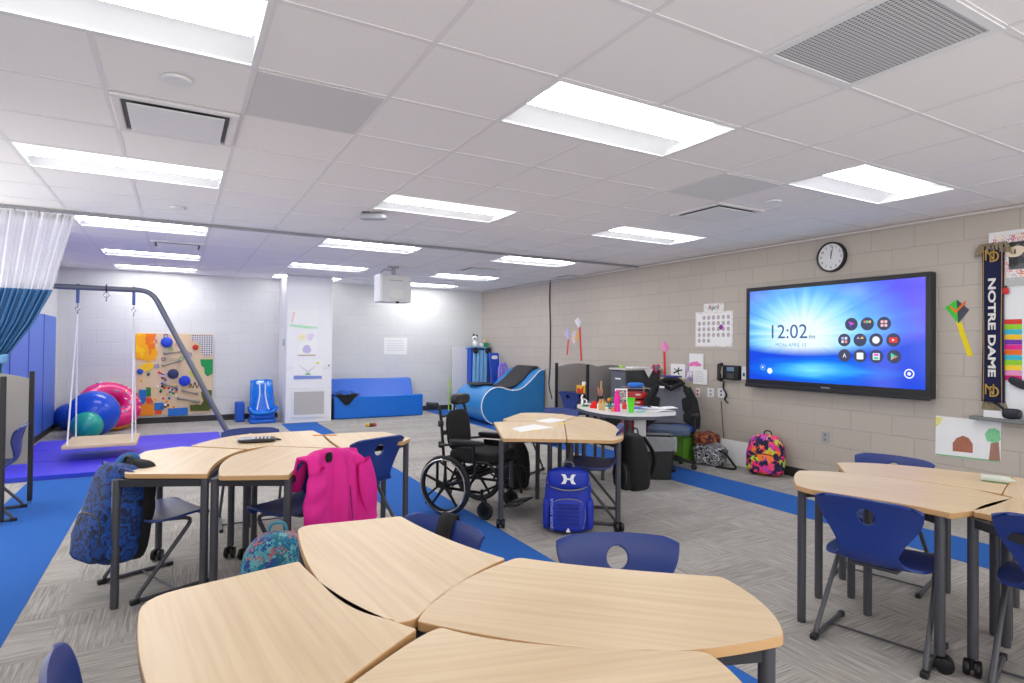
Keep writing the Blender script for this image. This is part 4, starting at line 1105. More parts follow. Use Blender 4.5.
# grey cabinet
t = thing('storage_cabinet', 'dark grey metal cabinet beside the study carrels', 'cabinet', (5.79, 6.62, 0))
CABM = mat('graphite cabinet', (62, 64, 68), .5, var=.05)
mb().box(-.32, .31, -.17, .17, .0, 1.12).obj('body', CABM, t, bevel=.004)
mb().box(-.325, -.32, -.155, .155, .02, 1.10).obj('door', mat('graphite door', (92, 96, 104), .5), t, smooth=False)
mb().box(-.329, -.325, -.06, .06, .985, 1.005).obj('label_plate', PAPER, t, smooth=False)
mb().box(-.34, .32, -.19, .19, 1.12, 1.145).obj('top', mat('pale shelf board', (196, 192, 186), .6), t, bevel=.003)
tag(mb(Matrix.Translation((5.72, 6.50, 1.146)) @ Matrix.Rotation(-.2, 4, 'Z')).box(-.13, .13, -.1, .1, 0, .02).obj('paper_stack', PAPER, smooth=False), 'stack of white paper on top of the dark grey cabinet', 'paper')
b = mb(Matrix.Translation((5.86, 6.425, 1.10)) @ Matrix.Rotation(PI / 2, 4, 'X')); b.prism([(-.09, .04), (.09, .04), (0, -.09)], 0, .004)
tag(b.obj('paper_pennant', PAPER, smooth=False), 'white paper triangle hanging over the cabinet edge', 'paper')
t = thing('heart_ornament', 'pink and teal heart ornament at the right of the cabinet top', 'ornament', (5.98, 6.41, 1.15))
H_ = [(.075 * (16 * math.sin(a) ** 3) / 16, .07 * (13 * math.cos(a) - 5 * math.cos(2 * a) - 2 * math.cos(3 * a) - math.cos(4 * a)) / 16) for a in [2 * PI * k / 28 for k in range(28)]]
R_ = Matrix.Rotation(PI / 2, 4, 'X')
mb(R_).prism(H_, 0, .012).obj('heart', mat('rose felt', (214, 60, 110), .8), t, smooth=False)
mb(R_).prism([(x * .5, y * .5) for x, y in H_], .012, .016).obj('inner_heart', mat('teal felt', (60, 160, 170), .8), t, smooth=False)
t = thing('craft_bits', 'small lime green lump on the left of the cabinet top', 'craft', (5.56, 6.66, 1.145))
mb().sup((0, 0, .02), (.04, .03, .02), .8, .8, 12, 8).obj('lump', mat('lime craft', (170, 210, 90), .8), t)
tag(mb(Matrix.Translation((5.85, 5.98, 0)) @ Matrix.Rotation(0, 4, 'Z')).box(-.1, .12, -.12, .12, 0, 1.0).obj('file_box', CABM, smooth=False, bevel=.004), 'narrow dark box unit standing between the cart and the wall', 'box unit')
t = thing('book_stack', 'stack of blue and yellow books on the dark box unit', 'book', (5.86, 5.98, 1.0))
for k, c_ in enumerate([(60, 70, 160), (220, 190, 80), (50, 60, 150)]): mb(Matrix.Rotation(.1 * k, 4, 'Z')).box(-.09, .09, -.11, .11, .022 * k, .02 + .022 * k).obj('book', mat('book %d' % k, c_, .6), t, smooth=False)

# carrels
PANEL = mat('grey carrel fabric', (150, 146, 144), .9, scale=200, bump=.1)
def carrel(label, xw, xp, y, top=1.17):
    """panel from the wall (xw) to a black post (xp) at depth y"""
    t = thing('study_carrel', label, 'divider', (0, 0, 0))
    s = 1 if xw > xp else -1; L = abs(xw - xp) - .03
    P = [(0, .36), (L, .36), (L, top - .1)] + [(L * (1 - k / 12), top - .1 + .11 * math.sin(PI * (.5 + .5 * (1 - k / 12))) + 0.0) for k in range(1, 13)]
    P = [(0, .36), (L, .36)] + [(L * (1 - k / 14), top - .07 + .07 * math.sin(PI * (k / 14) * .85 + .25)) for k in range(15)]
    vs = [(xp + s * (.018 + x), y + dy, z) for dy in (-.014, .014) for x, z in P]; n = len(P)
    b = mb(); b.add(vs, [tuple(range(n)), tuple(range(n, 2 * n))] + [(i, (i + 1) % n, n + (i + 1) % n, n + i) for i in range(n)])
    b.obj('panel', PANEL, t, smooth=False)
    mb().box(xp - .018, xp + .018, y - .02, y + .02, 0.03, top + .01).obj('post', BLACK, t, bevel=.004)
    mb().cyl((xp, y, 0), .014, .03, 12).obj('foot', CHROME, t)
    return t
carrel('far grey carrel divider with black post, next to the blue wedge', XR, 5.30, 7.95)
carrel('near grey carrel divider with black post, next to the dark cabinet', XR, 5.30, 7.12)
carrel('near grey divider with black post at the left edge of the photo', XL, -1.19, 6.02, 1.16)
carrel('farther grey divider with black post at the left edge of the photo', XL, -1.13, 6.72, 1.17)
for x0, x1, y0, y1, l in ((5.40, XR, 7.15, 7.92, 'dark desk shelf inside the far right carrel'), (XL, -1.42, 6.05, 6.69, 'desk shelf inside the left carrel')):
    t = thing('carrel_desk', l, 'desk', (0, 0, 0)); mb().box(x0, x1, y0, y1, .70, .725).obj('shelf', mat('dark shelf', (70, 68, 68), .5), t, smooth=False)
    for yy_ in (y0 + .02, y1 - .05): mb().box(x0 + .05, x1 - .01, yy_, yy_ + .03, .62, .70).obj('bracket', BLACK, t, smooth=False)
t = thing('tissue_box', 'red and yellow box on the carrel shelf', 'box', (5.50, 7.47, .725)); mb().box(-.07, .07, -.11, .11, 0, .12).obj('carton', pattern_mat('red yellow carton', [(220, 50, 40), (235, 190, 50), (230, 80, 50)], 12, .6), t, smooth=False)
mb().sup((0, 0, .14), (.03, .05, .04), .8, .8, 12, 8).obj('tissue', PAPER, t)
tag(mb().sup((-1.45, 6.45, .1), (.12, .1, .1), .7, .7, 18, 10, lambda p: (p.x * (1 + .1 * math.sin(8 * p.z)), p.y, p.z)).obj('plastic_bag', pattern_mat('blue white bag', [(60, 140, 210), (220, 230, 240), (90, 170, 230)], 14, .4, 'noise')), 'crumpled blue and white bag on the floor of the left carrel', 'bag')

# ================================================================== RIGHT WALL
# wall display
Xs = XR - .09
def S_(px, py): y, z = WX(px, py, Xs); return y, z
ty0, tz1 = WX(747, 288.5, Xs); ty1, _ = WX(931.5, 271.5, Xs); _, tz0 = WX(748.5, 385.5, Xs)
t = thing('wall_display', 'large wall mounted touch display glowing blue with a clock reading 12:02', 'display', (Xs, (ty0 + ty1) / 2, (tz0 + tz1) / 2))
W2 = (ty0 - ty1) / 2; H2 = (tz1 - tz0) / 2
SHELLM = mat('display shell', (22, 24, 28), .35)
mb().box(.0, .088, -W2, W2, -H2, H2).obj('housing', SHELLM, t, bevel=.008)
b = mb(); bz = .045
b.box(-.012, 0, -W2, W2, H2 - bz, H2); b.box(-.012, 0, -W2, W2, -H2, -H2 + .085); b.box(-.012, 0, -W2, -W2 + bz, -H2 + .085, H2 - bz); b.box(-.012, 0, W2 - bz, W2, -H2 + .085, H2 - bz)
b.obj('bezel', SHELLM, t, bevel=.003)
mb().box(-.03, 0, -W2, W2, -H2 - .012, -H2 + .03).obj('pen_tray', mat('tray black', (30, 32, 36), .4), t, bevel=.006)
scr = mb().box(-.004, -.001, -W2 + bz, W2 - bz, -H2 + .085, H2 - bz).obj('screen', screen_mat(1, 1), t, smooth=False)
mb(RWM(0, -H2 + .04, 0, .0122)).prism(rrect(-.05, .05, -.007, .007, .003), 0, .0006).obj('maker_mark', mat('pale print', (150, 150, 156), .5), t, smooth=False)
def onS(px, py): y, z = WX(px, py, Xs - .006); return y - (ty0 + ty1) / 2, z - (tz0 + tz1) / 2
TXD = emis('clock digits glow', (38, 92, 150), .5); TXL = emis('date glow', (90, 170, 225), .5); TXW = emis('icon white glow', (245, 250, 255), .52)
y_, z_ = onS(787.5, 332.5)
def scr_text(name, s_, px, py, size, m, off=.006, bold=0):
    y_, z_ = onS(px, py); return text_mesh(name, s_, size, m, scr, RWM(y_, z_, 0, off) @ Matrix.Scale(1.0, 4), ext=.0004, bold=bold)
scr_text('clock_digits', '12:02', 787.5, 332.3, .225, TXD); scr_text('clock_suffix', 'PM', 812, 337.5, .06, TXD); scr_text('date_line', 'MON, APRIL 15', 790.5, 345.2, .058, TXL)
ICD = emis('icon disc', (58, 66, 104), .42)
def disc(nm, px, py, r, m, off, parent=scr, sh=None, dx=0, dz=0):
    y_, z_ = onS(px, py); P = [(r * math.cos(2 * PI * k / 24), r * math.sin(2 * PI * k / 24)) for k in range(24)] if sh is None else sh
    return mb(RWM(y_ - dx, z_ + dz, 0, off)).prism(P, 0, .0006).obj(nm, m, parent, smooth=False)
def sq(w_, h_, cx=0, cy=0): return [(cx - w_, cy - h_), (cx + w_, cy - h_), (cx + w_, cy + h_), (cx - w_, cy + h_)]
EM = lambda n, c: emis(n, c, .52)
icons = [(851.3, 324.2, 'arrow'), (867.3, 323.8, 'dots'), (884, 323.5, 'four'), (844.3, 340, 'tiles'), (860, 340, 'hill'), (876, 340, 'ball'), (893.3, 340, 'play'), (844.5, 355.5, 'tri'), (860, 356, 'square'), (876.3, 356.5, 'pic'), (894, 356.6, 'store')]
for px, py, k in icons:
    ic = disc('app_icon', px, py, .066, ICD, .006)
    g = lambda sh, n, c: disc('icon_glyph', px, py, 0, EM(n, c), .0068, ic, sh)
    if k == 'arrow': g([(-.03, .03), (.036, .004), (.0, -.008)], 'gl magenta', (240, 60, 220)); g([(-.03, .03), (.0, -.008), (-.004, -.036)], 'gl blue', (80, 90, 250))
    elif k == 'dots':
        for i, (c_, n_) in enumerate([((250, 120, 90), 'gl coral'), ((90, 220, 200), 'gl aqua'), ((250, 200, 80), 'gl amber')]): g(sq(.010, .012, -.026 + .026 * i, .02), n_, c_)
    elif k in ('four', 'tiles'):
        for i in range(4): g(sq(.013, .013, (-.018, .018)[i % 2], (-.018, .018)[i // 2]), ['gl pale', 'gl rose', 'gl lilac', 'gl pale'][i] if k == 'tiles' else 'gl pink', [(220, 240, 250), (250, 150, 140), (190, 180, 250), (220, 240, 250)][i] if k == 'tiles' else (250, 200, 210))
    elif k == 'hill': g([(-.036, .012), (.0, .012), (-.018, .034)], 'gl lilac', (190, 180, 250)); g([(.002, .012), (.04, .012), (.022, .038)], 'gl amber', (250, 200, 80))
    elif k == 'ball': g([(.036 * math.cos(a), .036 * math.sin(a)) for a in [2 * PI * q / 18 for q in range(18)]], 'icon white glow', (245, 250, 255)); 
    elif k == 'play': g(rrect(-.038, .038, -.026, .026, .01), 'gl red', (235, 40, 40)); disc('icon_glyph', px, py, 0, TXW, .0075, ic, [(-.009, -.012), (-.009, .012), (.013, 0)])
    elif k == 'tri': g([(-.018, -.02), (-.009, -.02), (.004, .012), (0, .026)], 'icon white glow', (245, 250, 255)); g([(.018, -.02), (.010, -.02), (-.002, .016), (0, .026)], 'icon white glow', (245, 250, 255))
    elif k == 'square': g(rrect(-.034, .034, -.034, .034, .01), 'icon white glow', (245, 250, 255))
    elif k == 'pic': g(rrect(-.034, .034, -.034, .034, .008), 'gl pale', (220, 240, 250)); disc('icon_glyph', px, py, 0, EM('gl magenta', (240, 60, 220)), .0075, ic, sq(.022, .010, 0, .016)); disc('icon_glyph', px, py, 0, EM('gl green', (60, 200, 120)), .0075, ic, sq(.022, .009, 0, -.016))
    else: g([(-.028, -.036), (-.028, .036), (.0, 0)], 'gl aqua', (90, 220, 200)); g([(-.028, .036), (.036, .0), (.0, .0)], 'gl green', (60, 200, 120)); g([(-.028, -.036), (.036, 0), (0, 0)], 'gl coral', (250, 120, 90))
def annulus(px, py, R, r, m):
    y_, z_ = onS(px, py); b = mb(RWM(y_, z_, 0, .006)); n = 24
    b.add([(k_ * math.cos(2 * PI * i / n), k_ * math.sin(2 * PI * i / n), .0005) for k_ in (R, r) for i in range(n)], [(i, (i + 1) % n, n + (i + 1) % n, n + i) for i in range(n)]); return b.obj('ring_button', m, scr, smooth=False)
annulus(909.2, 373.8, .046, .034, TXW); disc('button_dot', 909.2, 373.8, .017, TXW, .0062); annulus(762.7, 367.2, .036, .026, TXL); disc('button_dot', 762.7, 367.2, .012, TXW, .0062); disc('button_disc', 769.8, 370.8, .034, TXW, .006)

# clock
y_, z_ = WX(831, 257, 6.09); t = thing('wall_clock', 'round white faced wall clock with a black rim above the display', 'clock', (XR, y_, z_))
r_ = .162
mb().lathe([(0, 0), (r_, 0), (r_, -.035), (r_ - .004, -.045), (r_ - .018, -.045), (r_ - .02, -.03), (0, -.03)], (0, 0, 0), 48, 'x').obj('case', BLACK, t)
mb().lathe([(0, -.0305), (r_ - .018, -.0305), (r_ - .018, -.032), (0, -.032)], (0, 0, 0), 48, 'x').obj('dial', WHITE, t, smooth=False)
for k in range(12):
    a = PI / 2 - 2 * PI * k / 12; n_ = 12 if k == 0 else k
    text_mesh('numeral', str(n_), .036, BLACK, t, RWM(-.112 * math.cos(a), .112 * math.sin(a), 0, .0325))
def hand(name, a, L, w_):
    b = mb(RWM(0, 0, 0, .034) @ Matrix.Rotation(a, 4, 'Z')); b.prism([(-.02, -w_), (L, -w_ * .6), (L, w_ * .6), (-.02, w_)], 0, .0012); b.obj(name, BLACK, t, smooth=False)
hand('minute_hand', PI / 2 - .21, .115, .003); hand('hour_hand', PI / 2 - .02, .075, .004)
# drawn kites
def kite(label, px0, shape, cols, tail, tcol, tw, group=None):
    """shape: pixel corners top, right, bottom, left; tail pixel polyline"""
    c = [WX(*p, XR) for p in shape]; cy = sum(q[0] for q in c) / 4; cz = sum(q[1] for q in c) / 4
    t = thing('paper_kite', label, 'paper kite', (XR, cy, cz), 0, group)
    ctr = (cy, cz)
    L = [(cy - q[0], q[1] - cz) for q in c]
    T = RWM(0, 0, 0, .002)
    top, rt, bt, lf = L
    mb(T).prism([top, (0, 0), bt, lf], 0, .003).obj('sail', mat('kite %s' % str(cols[0]), cols[0], .8, var=.15, scale=40), t, smooth=False)
    mb(T).prism([top, rt, bt, (0, 0)], 0, .003).obj('sail', mat('kite %s' % str(cols[1]), cols[1], .8, var=.15, scale=40), t, smooth=False)
    tp = [WX(*p, XR) for p in tail]; TL = [(cy - q[0], q[1] - cz) for q in tp]
    b = mb(T)
    for a_, b2 in zip(TL[:-1], TL[1:]):
        b.prism([(a_[0] - tw, a_[1]), (a_[0] + tw, a_[1]), (b2[0] + tw, b2[1]), (b2[0] - tw, b2[1])], -.001, .002)
    b.obj('tail', mat('tail %s' % str(tcol), tcol, .8), t, smooth=False)
    return t
t = kite('green and black paper kite with a yellow tail right of the display', 0, [(957, 299.5), (969.5, 310), (958.5, 323.5), (945, 307.5)], [(70, 205, 70), (74, 76, 92)], [(959, 322), (963, 335), (970.5, 356)], (238, 214, 30), .022)
mb(RWM(0, 0, 0, .006)).prism([(-.06, .05), (-.01, .0), (.07, .09), (.06, .05), (-.01, -.03), (-.06, .03)], 0, .002).obj('orange_tick', mat('orange paper', (240, 120, 40), .8), t, smooth=False)
kite('small lilac paper kite with a short red tail, leftmost on the wall above the carrel', 0, [(568, 328), (570.5, 333), (568.5, 340), (564.5, 334)], [(206, 196, 226), (196, 184, 220)], [(568.5, 339), (567.2, 355)], (226, 70, 76), .02)
kite('small white paper kite with a long red tail above the carrel', 0, [(578.5, 317), (581.5, 322), (579, 328.5), (574.5, 321)], [(232, 230, 232), (222, 220, 226)], [(580, 327), (581.5, 361)], (222, 60, 66), .024)
kite('pink paper kite with a red tail over the office chair', 0, [(664.5, 341), (669, 347), (666, 353), (660, 346)], [(234, 150, 196), (228, 130, 190)], [(664.5, 351), (665, 376)], (222, 64, 60), .022)
y_, z_ = WX(575, 337, XR)
tag(mb(RWM(y_, z_, XR, .004)).prism(poly_blob(18, .09, .15, 4, 1, 1.5), 0, .004).obj('paper_flower', pattern_mat('yellow lilac drawing', [(236, 214, 80), (210, 200, 220), (230, 180, 70)], 12, .8), smooth=False), 'yellow paper craft between the two red tailed kites', 'paper craft')
# calendar
y0, z1 = WX(696, 312.5, XR); y1, z0 = WX(733, 347, XR); cy, cz = (y0 + y1) / 2, (z0 + z1) / 2; w_, h_ = (y0 - y1) / 2, (z1 - z0) / 2
CALM = pattern_mat('confetti border', [(238, 238, 236), (236, 236, 232), (240, 190, 170), (236, 236, 238), (190, 210, 230), (240, 240, 236)], 40, .8)
t = thing('wall_calendar', 'monthly wall calendar with a purple dot above the phone', 'calendar', (XR, cy, cz))
mb(RWM(0, 0, 0, .003)).prism([(-w_, -h_), (w_, -h_), (w_, h_), (-w_, h_)], 0, .003).obj('border', CALM, t, smooth=False)
mb(RWM(0, 0, 0, .006)).prism([(-w_ * .93, -h_ * .9), (w_ * .93, -h_ * .9), (w_ * .93, h_ * .88), (-w_ * .93, h_ * .88)], 0, .001).obj('sheet', PAPER, t, smooth=False)
b = mb(RWM(0, 0, 0, .0075))
for i in range(5):
    for k in range(7):
        if (i == 0 and k < 1) or (i == 4 and k > 2): continue
        b.prism([( (k - 3) * w_ * .26 + .026 * math.cos(a), (2 - i) * h_ * .33 + .03 * math.sin(a)) for a in [2 * PI * q / 10 for q in range(10)]], 0, .0008)
o = b.obj('day_stickers', mat('dull day sticker', (186, 176, 178), .8, var=.4, scale=12), t, smooth=False)
b = mb(RWM(0, 0, 0, .009)); b.prism([(1.55 * w_ * .26 + .034 * math.cos(2 * PI * q / 14), .3 * h_ * .33 + .034 * math.sin(2 * PI * q / 14)) for q in range(14)], 0, .001); b.obj('purple_dot', mat('purple sticker', (140, 40, 150), .6), t, smooth=False)
y0, z1 = WX(704, 304, XR); y1, z0 = WX(724, 311, XR)
t = thing('month_card', 'bordered month name card reading April above the wall calendar', 'card', (XR, (y0 + y1) / 2, (z0 + z1) / 2)); w_, h_ = (y0 - y1) / 2, (z1 - z0) / 2
mb(RWM(0, 0, 0, .003)).prism([(-w_, -h_), (w_, -h_), (w_, h_), (-w_, h_)], 0, .003).obj('card', CALM, t, smooth=False)
text_mesh('lettering', 'April', .09, BLACK, t, RWM(0, 0, 0, .0065))
# phone
y_, z_ = WX(732, 372.5, XR); t = thing('desk_phone', 'black wall mounted telephone with a small screen', 'phone', (XR, y_, z_))
mb(RWM(0, 0, 0, .0)).prism(rrect(-.09, .15, -.09, .09, .02), 0, .07).obj('phone_body', BLACK, t, bevel=.006)
mb(RWM(.0, 0, 0, .0)).tube([(-.115, .1, .05), (-.12, .09, .09), (-.125, 0, .095), (-.12, -.09, .09), (-.115, -.1, .05)], [.026, .032, .022, .032, .026], 12).obj('handset', BLACK, t)
mb(RWM(0, 0, 0, .071)).prism([(-.02, .02), (.09, .02), (.09, .07), (-.02, .07)], 0, .002).obj('display', mat('phone screen', (110, 140, 170), .3), t, smooth=False)
mb(RWM(0, 0, 0, .071)).prism([(-.02, -.07), (.09, -.07), (.09, -.01), (-.02, -.01)], 0, .003).obj('keypad', mat('keypad grey', (60, 62, 66), .5), t, smooth=False)
cp = [WX(*p, XR - .015) for p in ((724, 381), (723, 388), (727, 395), (724, 399), (728, 403))]
mb().tube([(-.015, a - y_, c - z_) for a, c in cp], .010, 8, fillet=.03).obj('cord', BLACK, t)
cp = [WX(*p, XR - .01) for p in ((721, 401), (722, 415), (723, 430), (724, 440))]
tag(mb().tube([(XR - .01, a, c) for a, c in cp], .005, 6, fillet=.05).obj('cable', mat('grey cable', (90, 86, 80), .6)), 'thin grey cable hanging down from the wall sockets', 'cable')
cp = [WX(*p, XR - .012) for p in ((550.2, 277), (549.6, 300), (550.4, 330), (549.8, 372), (548.5, 385), (552, 399))]
tag(mb().tube([(XR - .012, a, c) for a, c in cp], .011, 8, fillet=.08).obj('cable', mat('dark cable', (52, 50, 50), .6)), 'dark cable hanging from the ceiling behind the blue wedge', 'cable')
for i, (px, py, m_, l) in enumerate([(698, 392.5, (200, 60, 60), 'white wall socket with red inserts left of the others'), (711, 392.5, (150, 156, 166), 'white double data socket between the red socket and the cable'), (721.5, 393, (110, 120, 140), 'white wall socket with the grey cable plugged in'), (825.5, 437, (120, 130, 140), 'grey wall outlet low on the wall below the display')]):
    y_, z_ = WX(px, py, XR); t = thing('wall_outlet', l, 'outlet', (XR, y_, z_), 0, 'wall outlets')
    pw = (.035, .055, .055, .045)[i]
    mb(RWM(0, 0, 0, .0)).prism(rrect(-pw, pw, -.06, .06, .008), 0, .008).obj('cover_plate', WHITE if i < 3 else mat('steel plate', (170, 170, 168), .4), t, smooth=False)
    for zz in (-.024, .024): mb(RWM(0, zz, 0, .008)).prism(rrect(-.016, .016, -.014, .014, .005), 0, .002).obj('socket', mat('socket %d' % i, m_, .5), t, smooth=False)
y_, z_ = WX(746.5, 373, XR); t = thing('wall_controller', 'small white wall control box at the left edge of the display', 'controller', (XR, y_ + .01, z_))
mb(RWM(0, 0, 0, 0)).prism(rrect(-.035, .035, -.08, .08, .01), 0, .035).obj('box', WHITE, t); mb(RWM(0, 0, 0, .0355)).prism(rrect(-.016, .016, -.04, .0, .005), 0, .002).obj('button', mat('blue button', (60, 80, 130), .4), t, smooth=False)
# papers by the chair
for i, (p0, p1, l, m_) in enumerate([((671, 363.5), (685, 379), 'white sheet with a black ink drawing above the office chair', 'ink'), ((686, 366), (695, 381), 'lilac collage sheet beside the ink drawing', 'col'), ((690, 353.5), (704, 372), 'upper white sheet of the pinned papers with a pink blot', 'pink'), ((694, 369), (708, 385), 'lower white sheet of the pinned papers near the sockets', 'txt')]):
    y0, z1 = WX(*p0, XR); y1, z0 = WX(*p1, XR); w_, h_ = (y0 - y1) / 2, (z1 - z0) / 2
    t = thing('pinned_paper', l, 'paper', (XR, (y0 + y1) / 2, (z0 + z1) / 2)); off = .002 + .004 * i
    mb(RWM(0, 0, 0, off)).prism([(-w_, -h_), (w_, -h_), (w_, h_), (-w_, h_)], 0, .002).obj('sheet', PAPER if m_ != 'col' else pattern_mat('lilac collage', [(206, 196, 220), (180, 150, 190), (226, 222, 230), (150, 140, 180)], 14, .8), t, smooth=False)
    if m_ == 'ink':
        b = mb(RWM(0, 0, 0, off + .0025))
        for a_ in (0.3, 1.2, 2.3, 3.6, 4.9): b.prism([(0.01 * math.cos(a_ + 1.5), .01 * math.sin(a_ + 1.5)), (w_ * .75 * math.cos(a_), h_ * .5 * math.sin(a_)), (w_ * .7 * math.cos(a_ + .25), h_ * .55 * math.sin(a_ + .25)), (-.01 * math.cos(a_ + 1.5), -.01 * math.sin(a_ + 1.5))], 0, .0006)
        b.obj('ink_drawing', BLACK, t, smooth=False)
    if m_ == 'pink': mb(RWM(.02, -.02, 0, off + .0025)).prism(poly_blob(20, .06, .3, 3, 1.4, .7), 0, .0006).obj('pink_blot', mat('pink blot', (240, 120, 190), .7), t, smooth=False)
    if m_ == 'txt':
        b = mb(RWM(0, 0, 0, off + .0025))
        for k in range(7): b.box(-w_ * .7, w_ * (.4 + .3 * ((k * 37) % 3) / 3), h_ * (.7 - .22 * k), h_ * (.7 - .22 * k) + .004, 0, .0005)
        b.obj('printed_lines', mat('print grey', (170, 170, 172), .8), t, smooth=False)
# scarf
NAVY = mat('navy knit', (22, 26, 66), .9, scale=140, bump=.3); GOLD = mat('gold knit', (186, 150, 70), .9, scale=140, bump=.3); TWINE = mat('fringe yarn', (150, 136, 110), .95)
ya, za = WX(986.5, 247, XR); yb, zb = WX(1004, 246, XR); _, zc_ = WX(995, 402, XR)
cy = (ya + yb) / 2; wS = (ya - yb) / 2 * 1.22; hS = (za - zc_) / 2; cz = (za + zc_) / 2
t = thing('team_scarf', 'navy and gold knitted scarf reading NOTRE DAME hanging on the right wall', 'scarf', (XR, cy, cz))
def scf(u, v): return (XR * 0 - .036 - .006 * math.sin(7 * v + 4 * u) - .004 * math.cos(9 * u), -(2 * u - 1) * wS * (1 - .04 * math.sin(5 * v)), hS - 2 * hS * v)
mb().grid(scf, 10, 40).obj('knitted_panel', NAVY, t, solid=.008)
b = mb()
for s in (-.84, .84): b.grid(lambda u, v, s=s: (-.049 - .006 * math.sin(7 * v + 2 + 2 * s), -(s + (u - .5) * .07) * wS, hS - 2 * hS * v), 2, 40)
b.obj('gold_stripe', GOLD, t, solid=.002)
for e in (1, -1):
    b = mb()
    for k in range(26):
        x = -wS * 1.15 + 2.3 * wS * k / 25 + random.uniform(-.006, .006)
        if e == 1: b.tube([(-.02, x * .8, hS - .01), (-.045, x * 1.1, hS + .02), (-.05, x * 1.3 + random.uniform(-.012, .012), hS - .0 - .03 * abs(x) / wS), (-.04, x * 1.5 + random.uniform(-.02, .02), hS - .03 - .05 * abs(x) / wS)], .005, 5)
        else: b.tube([(-.014, x * .85, -hS + .005), (-.02, x * .95, -hS - .03), (-.016, x, -hS - .065)], .005, 5)
    b.obj('fringe', TWINE, t)
for i, z_ in enumerate((hS * .86, -hS * .86)):
    for ch, dx, dz, sz in (('N', -.018, .01, .13), ('D', .014, -.008, .13)):
        text_mesh('monogram', ch, sz, GOLD, t, RWM(-dx, z_ + dz, 0, .054) @ Matrix.Diagonal((.8, 1, 1, 1)), ext=.002, bold=.0)
n_ = text_mesh('scarf_lettering', 'NOTRE DAME', .125, mat('white knit', (226, 224, 220), .9), t, RWM(.005, -.03, 0, .054, -PI / 2) @ Matrix.Diagonal((1.08, .58, 1, 1)), ext=.002, bold=.004)
# whiteboard, poster, strips
y0, z1 = WX(1004, 287, XR); _, z0 = WX(1004, 418, XR); yE = 1.0
t = thing('whiteboard', 'whiteboard cut off by the right edge of the photo beside the scarf', 'whiteboard', (XR, 0, 0))
mb().box(-.018, 0, yE, y0, z0, z1).obj('writing_surface', mat('glossy whiteboard', (226, 228, 230), .2, var=.01), t, smooth=False)
b = mb(); b.box(-.026, 0, yE, y0 + .02, z1, z1 + .07); b.box(-.026, -.0, y0, y0 + .02, z0, z1); b.obj('frame', mat('aluminium', (170, 170, 170), .4, metal=.5), t, smooth=False)
mb().box(-.09, 0, yE, y0 + .22, z0 - .03, z0 - .0).obj('marker_tray', mat('grey tray', (120, 124, 122), .5), t, smooth=False, bevel=.004)
tag(mb().box(XR - .07, XR - .02, y0 - .12, y0 + .12, z0, z0 + .06).obj('eraser_block', WHITE, smooth=False, bevel=.004), 'white block standing on the marker tray below the scarf', 'block')
t = thing('tray_speaker', 'dark rounded device on the marker tray at the right edge', 'device', (XR - .055, WX(1015, 412, XR)[0], z0)); mb().sup((0, 0, .045), (.03, .07, .045), .6, .7, 20, 10).obj('device_body', mat('navy black plastic', (30, 32, 44), .4), t); mb().tube([(0, .05, .07), (0, .09, .11), (0, .13, .13)], .01, 6).obj('stem', BLACK, t)
y_, z_ = WX(1019, 383, XR - .03); tag(mb(RWM(y_, z_, XR, .02) @ Matrix.Rotation(-.5, 4, 'Z')).sup((0, 0, .02), (.075, .035, .02), .6, .7, 20, 10).obj('board_eraser', mat('charcoal felt', (44, 46, 52), .8)), 'dark oval board eraser stuck on the whiteboard', 'eraser')
y_, z_ = WX(1006, 291, XR - .03); t = thing('magnet_clip', 'small red and black magnet clip at the whiteboard corner', 'magnet', (XR - .026, y_, z_)); mb().sup((-.012, 0, 0), (.012, .022, .03), .7, .8, 14, 8).obj('clip', mat('red plastic', (200, 30, 36), .4), t); mb().sup((-.01, .01, .03), (.012, .02, .016), .7, .8, 14, 8).obj('top', BLACK, t)
SC = [('red', (226, 60, 50)), ('lime', (150, 214, 40)), ('aqua', (60, 184, 206)), ('amber', (246, 200, 40)), ('purple', (120, 50, 170)), ('magenta', (230, 30, 140)), ('orange', (240, 110, 30)), ('aqua', (60, 184, 206)), ('lime', (150, 214, 40)), ('yellow', (246, 214, 50)), ('pale pink', (236, 150, 196)), ('magenta', (226, 30, 130))]
ya, za = WX(1004.5, 319.5, XR - .02); yb2, zb2 = WX(1022, 381, XR - .02); hh = (za - zb2) / 12
for i, (n_, c_) in enumerate(SC):
    tag(mb().box(XR - .021, XR - .0185, yb2, ya, za - hh * (i + 1) + .002, za - hh * i).obj('paper_strip', mat('strip ' + n_ + str(i), c_, .7), smooth=False), '%s paper strip on the whiteboard, %s of twelve from the top' % (n_, ['first', 'second', 'third', 'fourth', 'fifth', 'sixth', 'seventh', 'eighth', 'ninth', 'tenth', 'eleventh', 'lowest'][i]), 'paper strip', 'coloured strips on the whiteboard')
y0, z1 = WX(990, 233.5, XR); _, z0 = WX(1003, 281, XR); yE = y0 - .62
t = thing('framed_poster', 'white framed poster with confetti border and dark photo, top right corner', 'poster', (XR, 0, 0))
b = mb(); b.box(-.022, 0, yE, y0, z1 - .03, z1); b.box(-.022, 0, yE, y0, z0, z0 + .02); b.box(-.022, 0, y0 - .03, y0, z0 + .02, z1 - .03); b.box(-.022, 0, yE, yE + .03, z0 + .02, z1 - .03); b.obj('frame', WHITE, t, smooth=False)
mb().box(-.012, 0, yE + .03, y0 - .03, z0 + .02, z1 - .03).obj('confetti_sheet', pattern_mat('bright confetti', [(238, 238, 238), (240, 240, 238), (230, 80, 60), (240, 240, 240), (240, 170, 50), (150, 70, 140), (238, 238, 236), (236, 238, 238)], 55, .7), t, smooth=False)
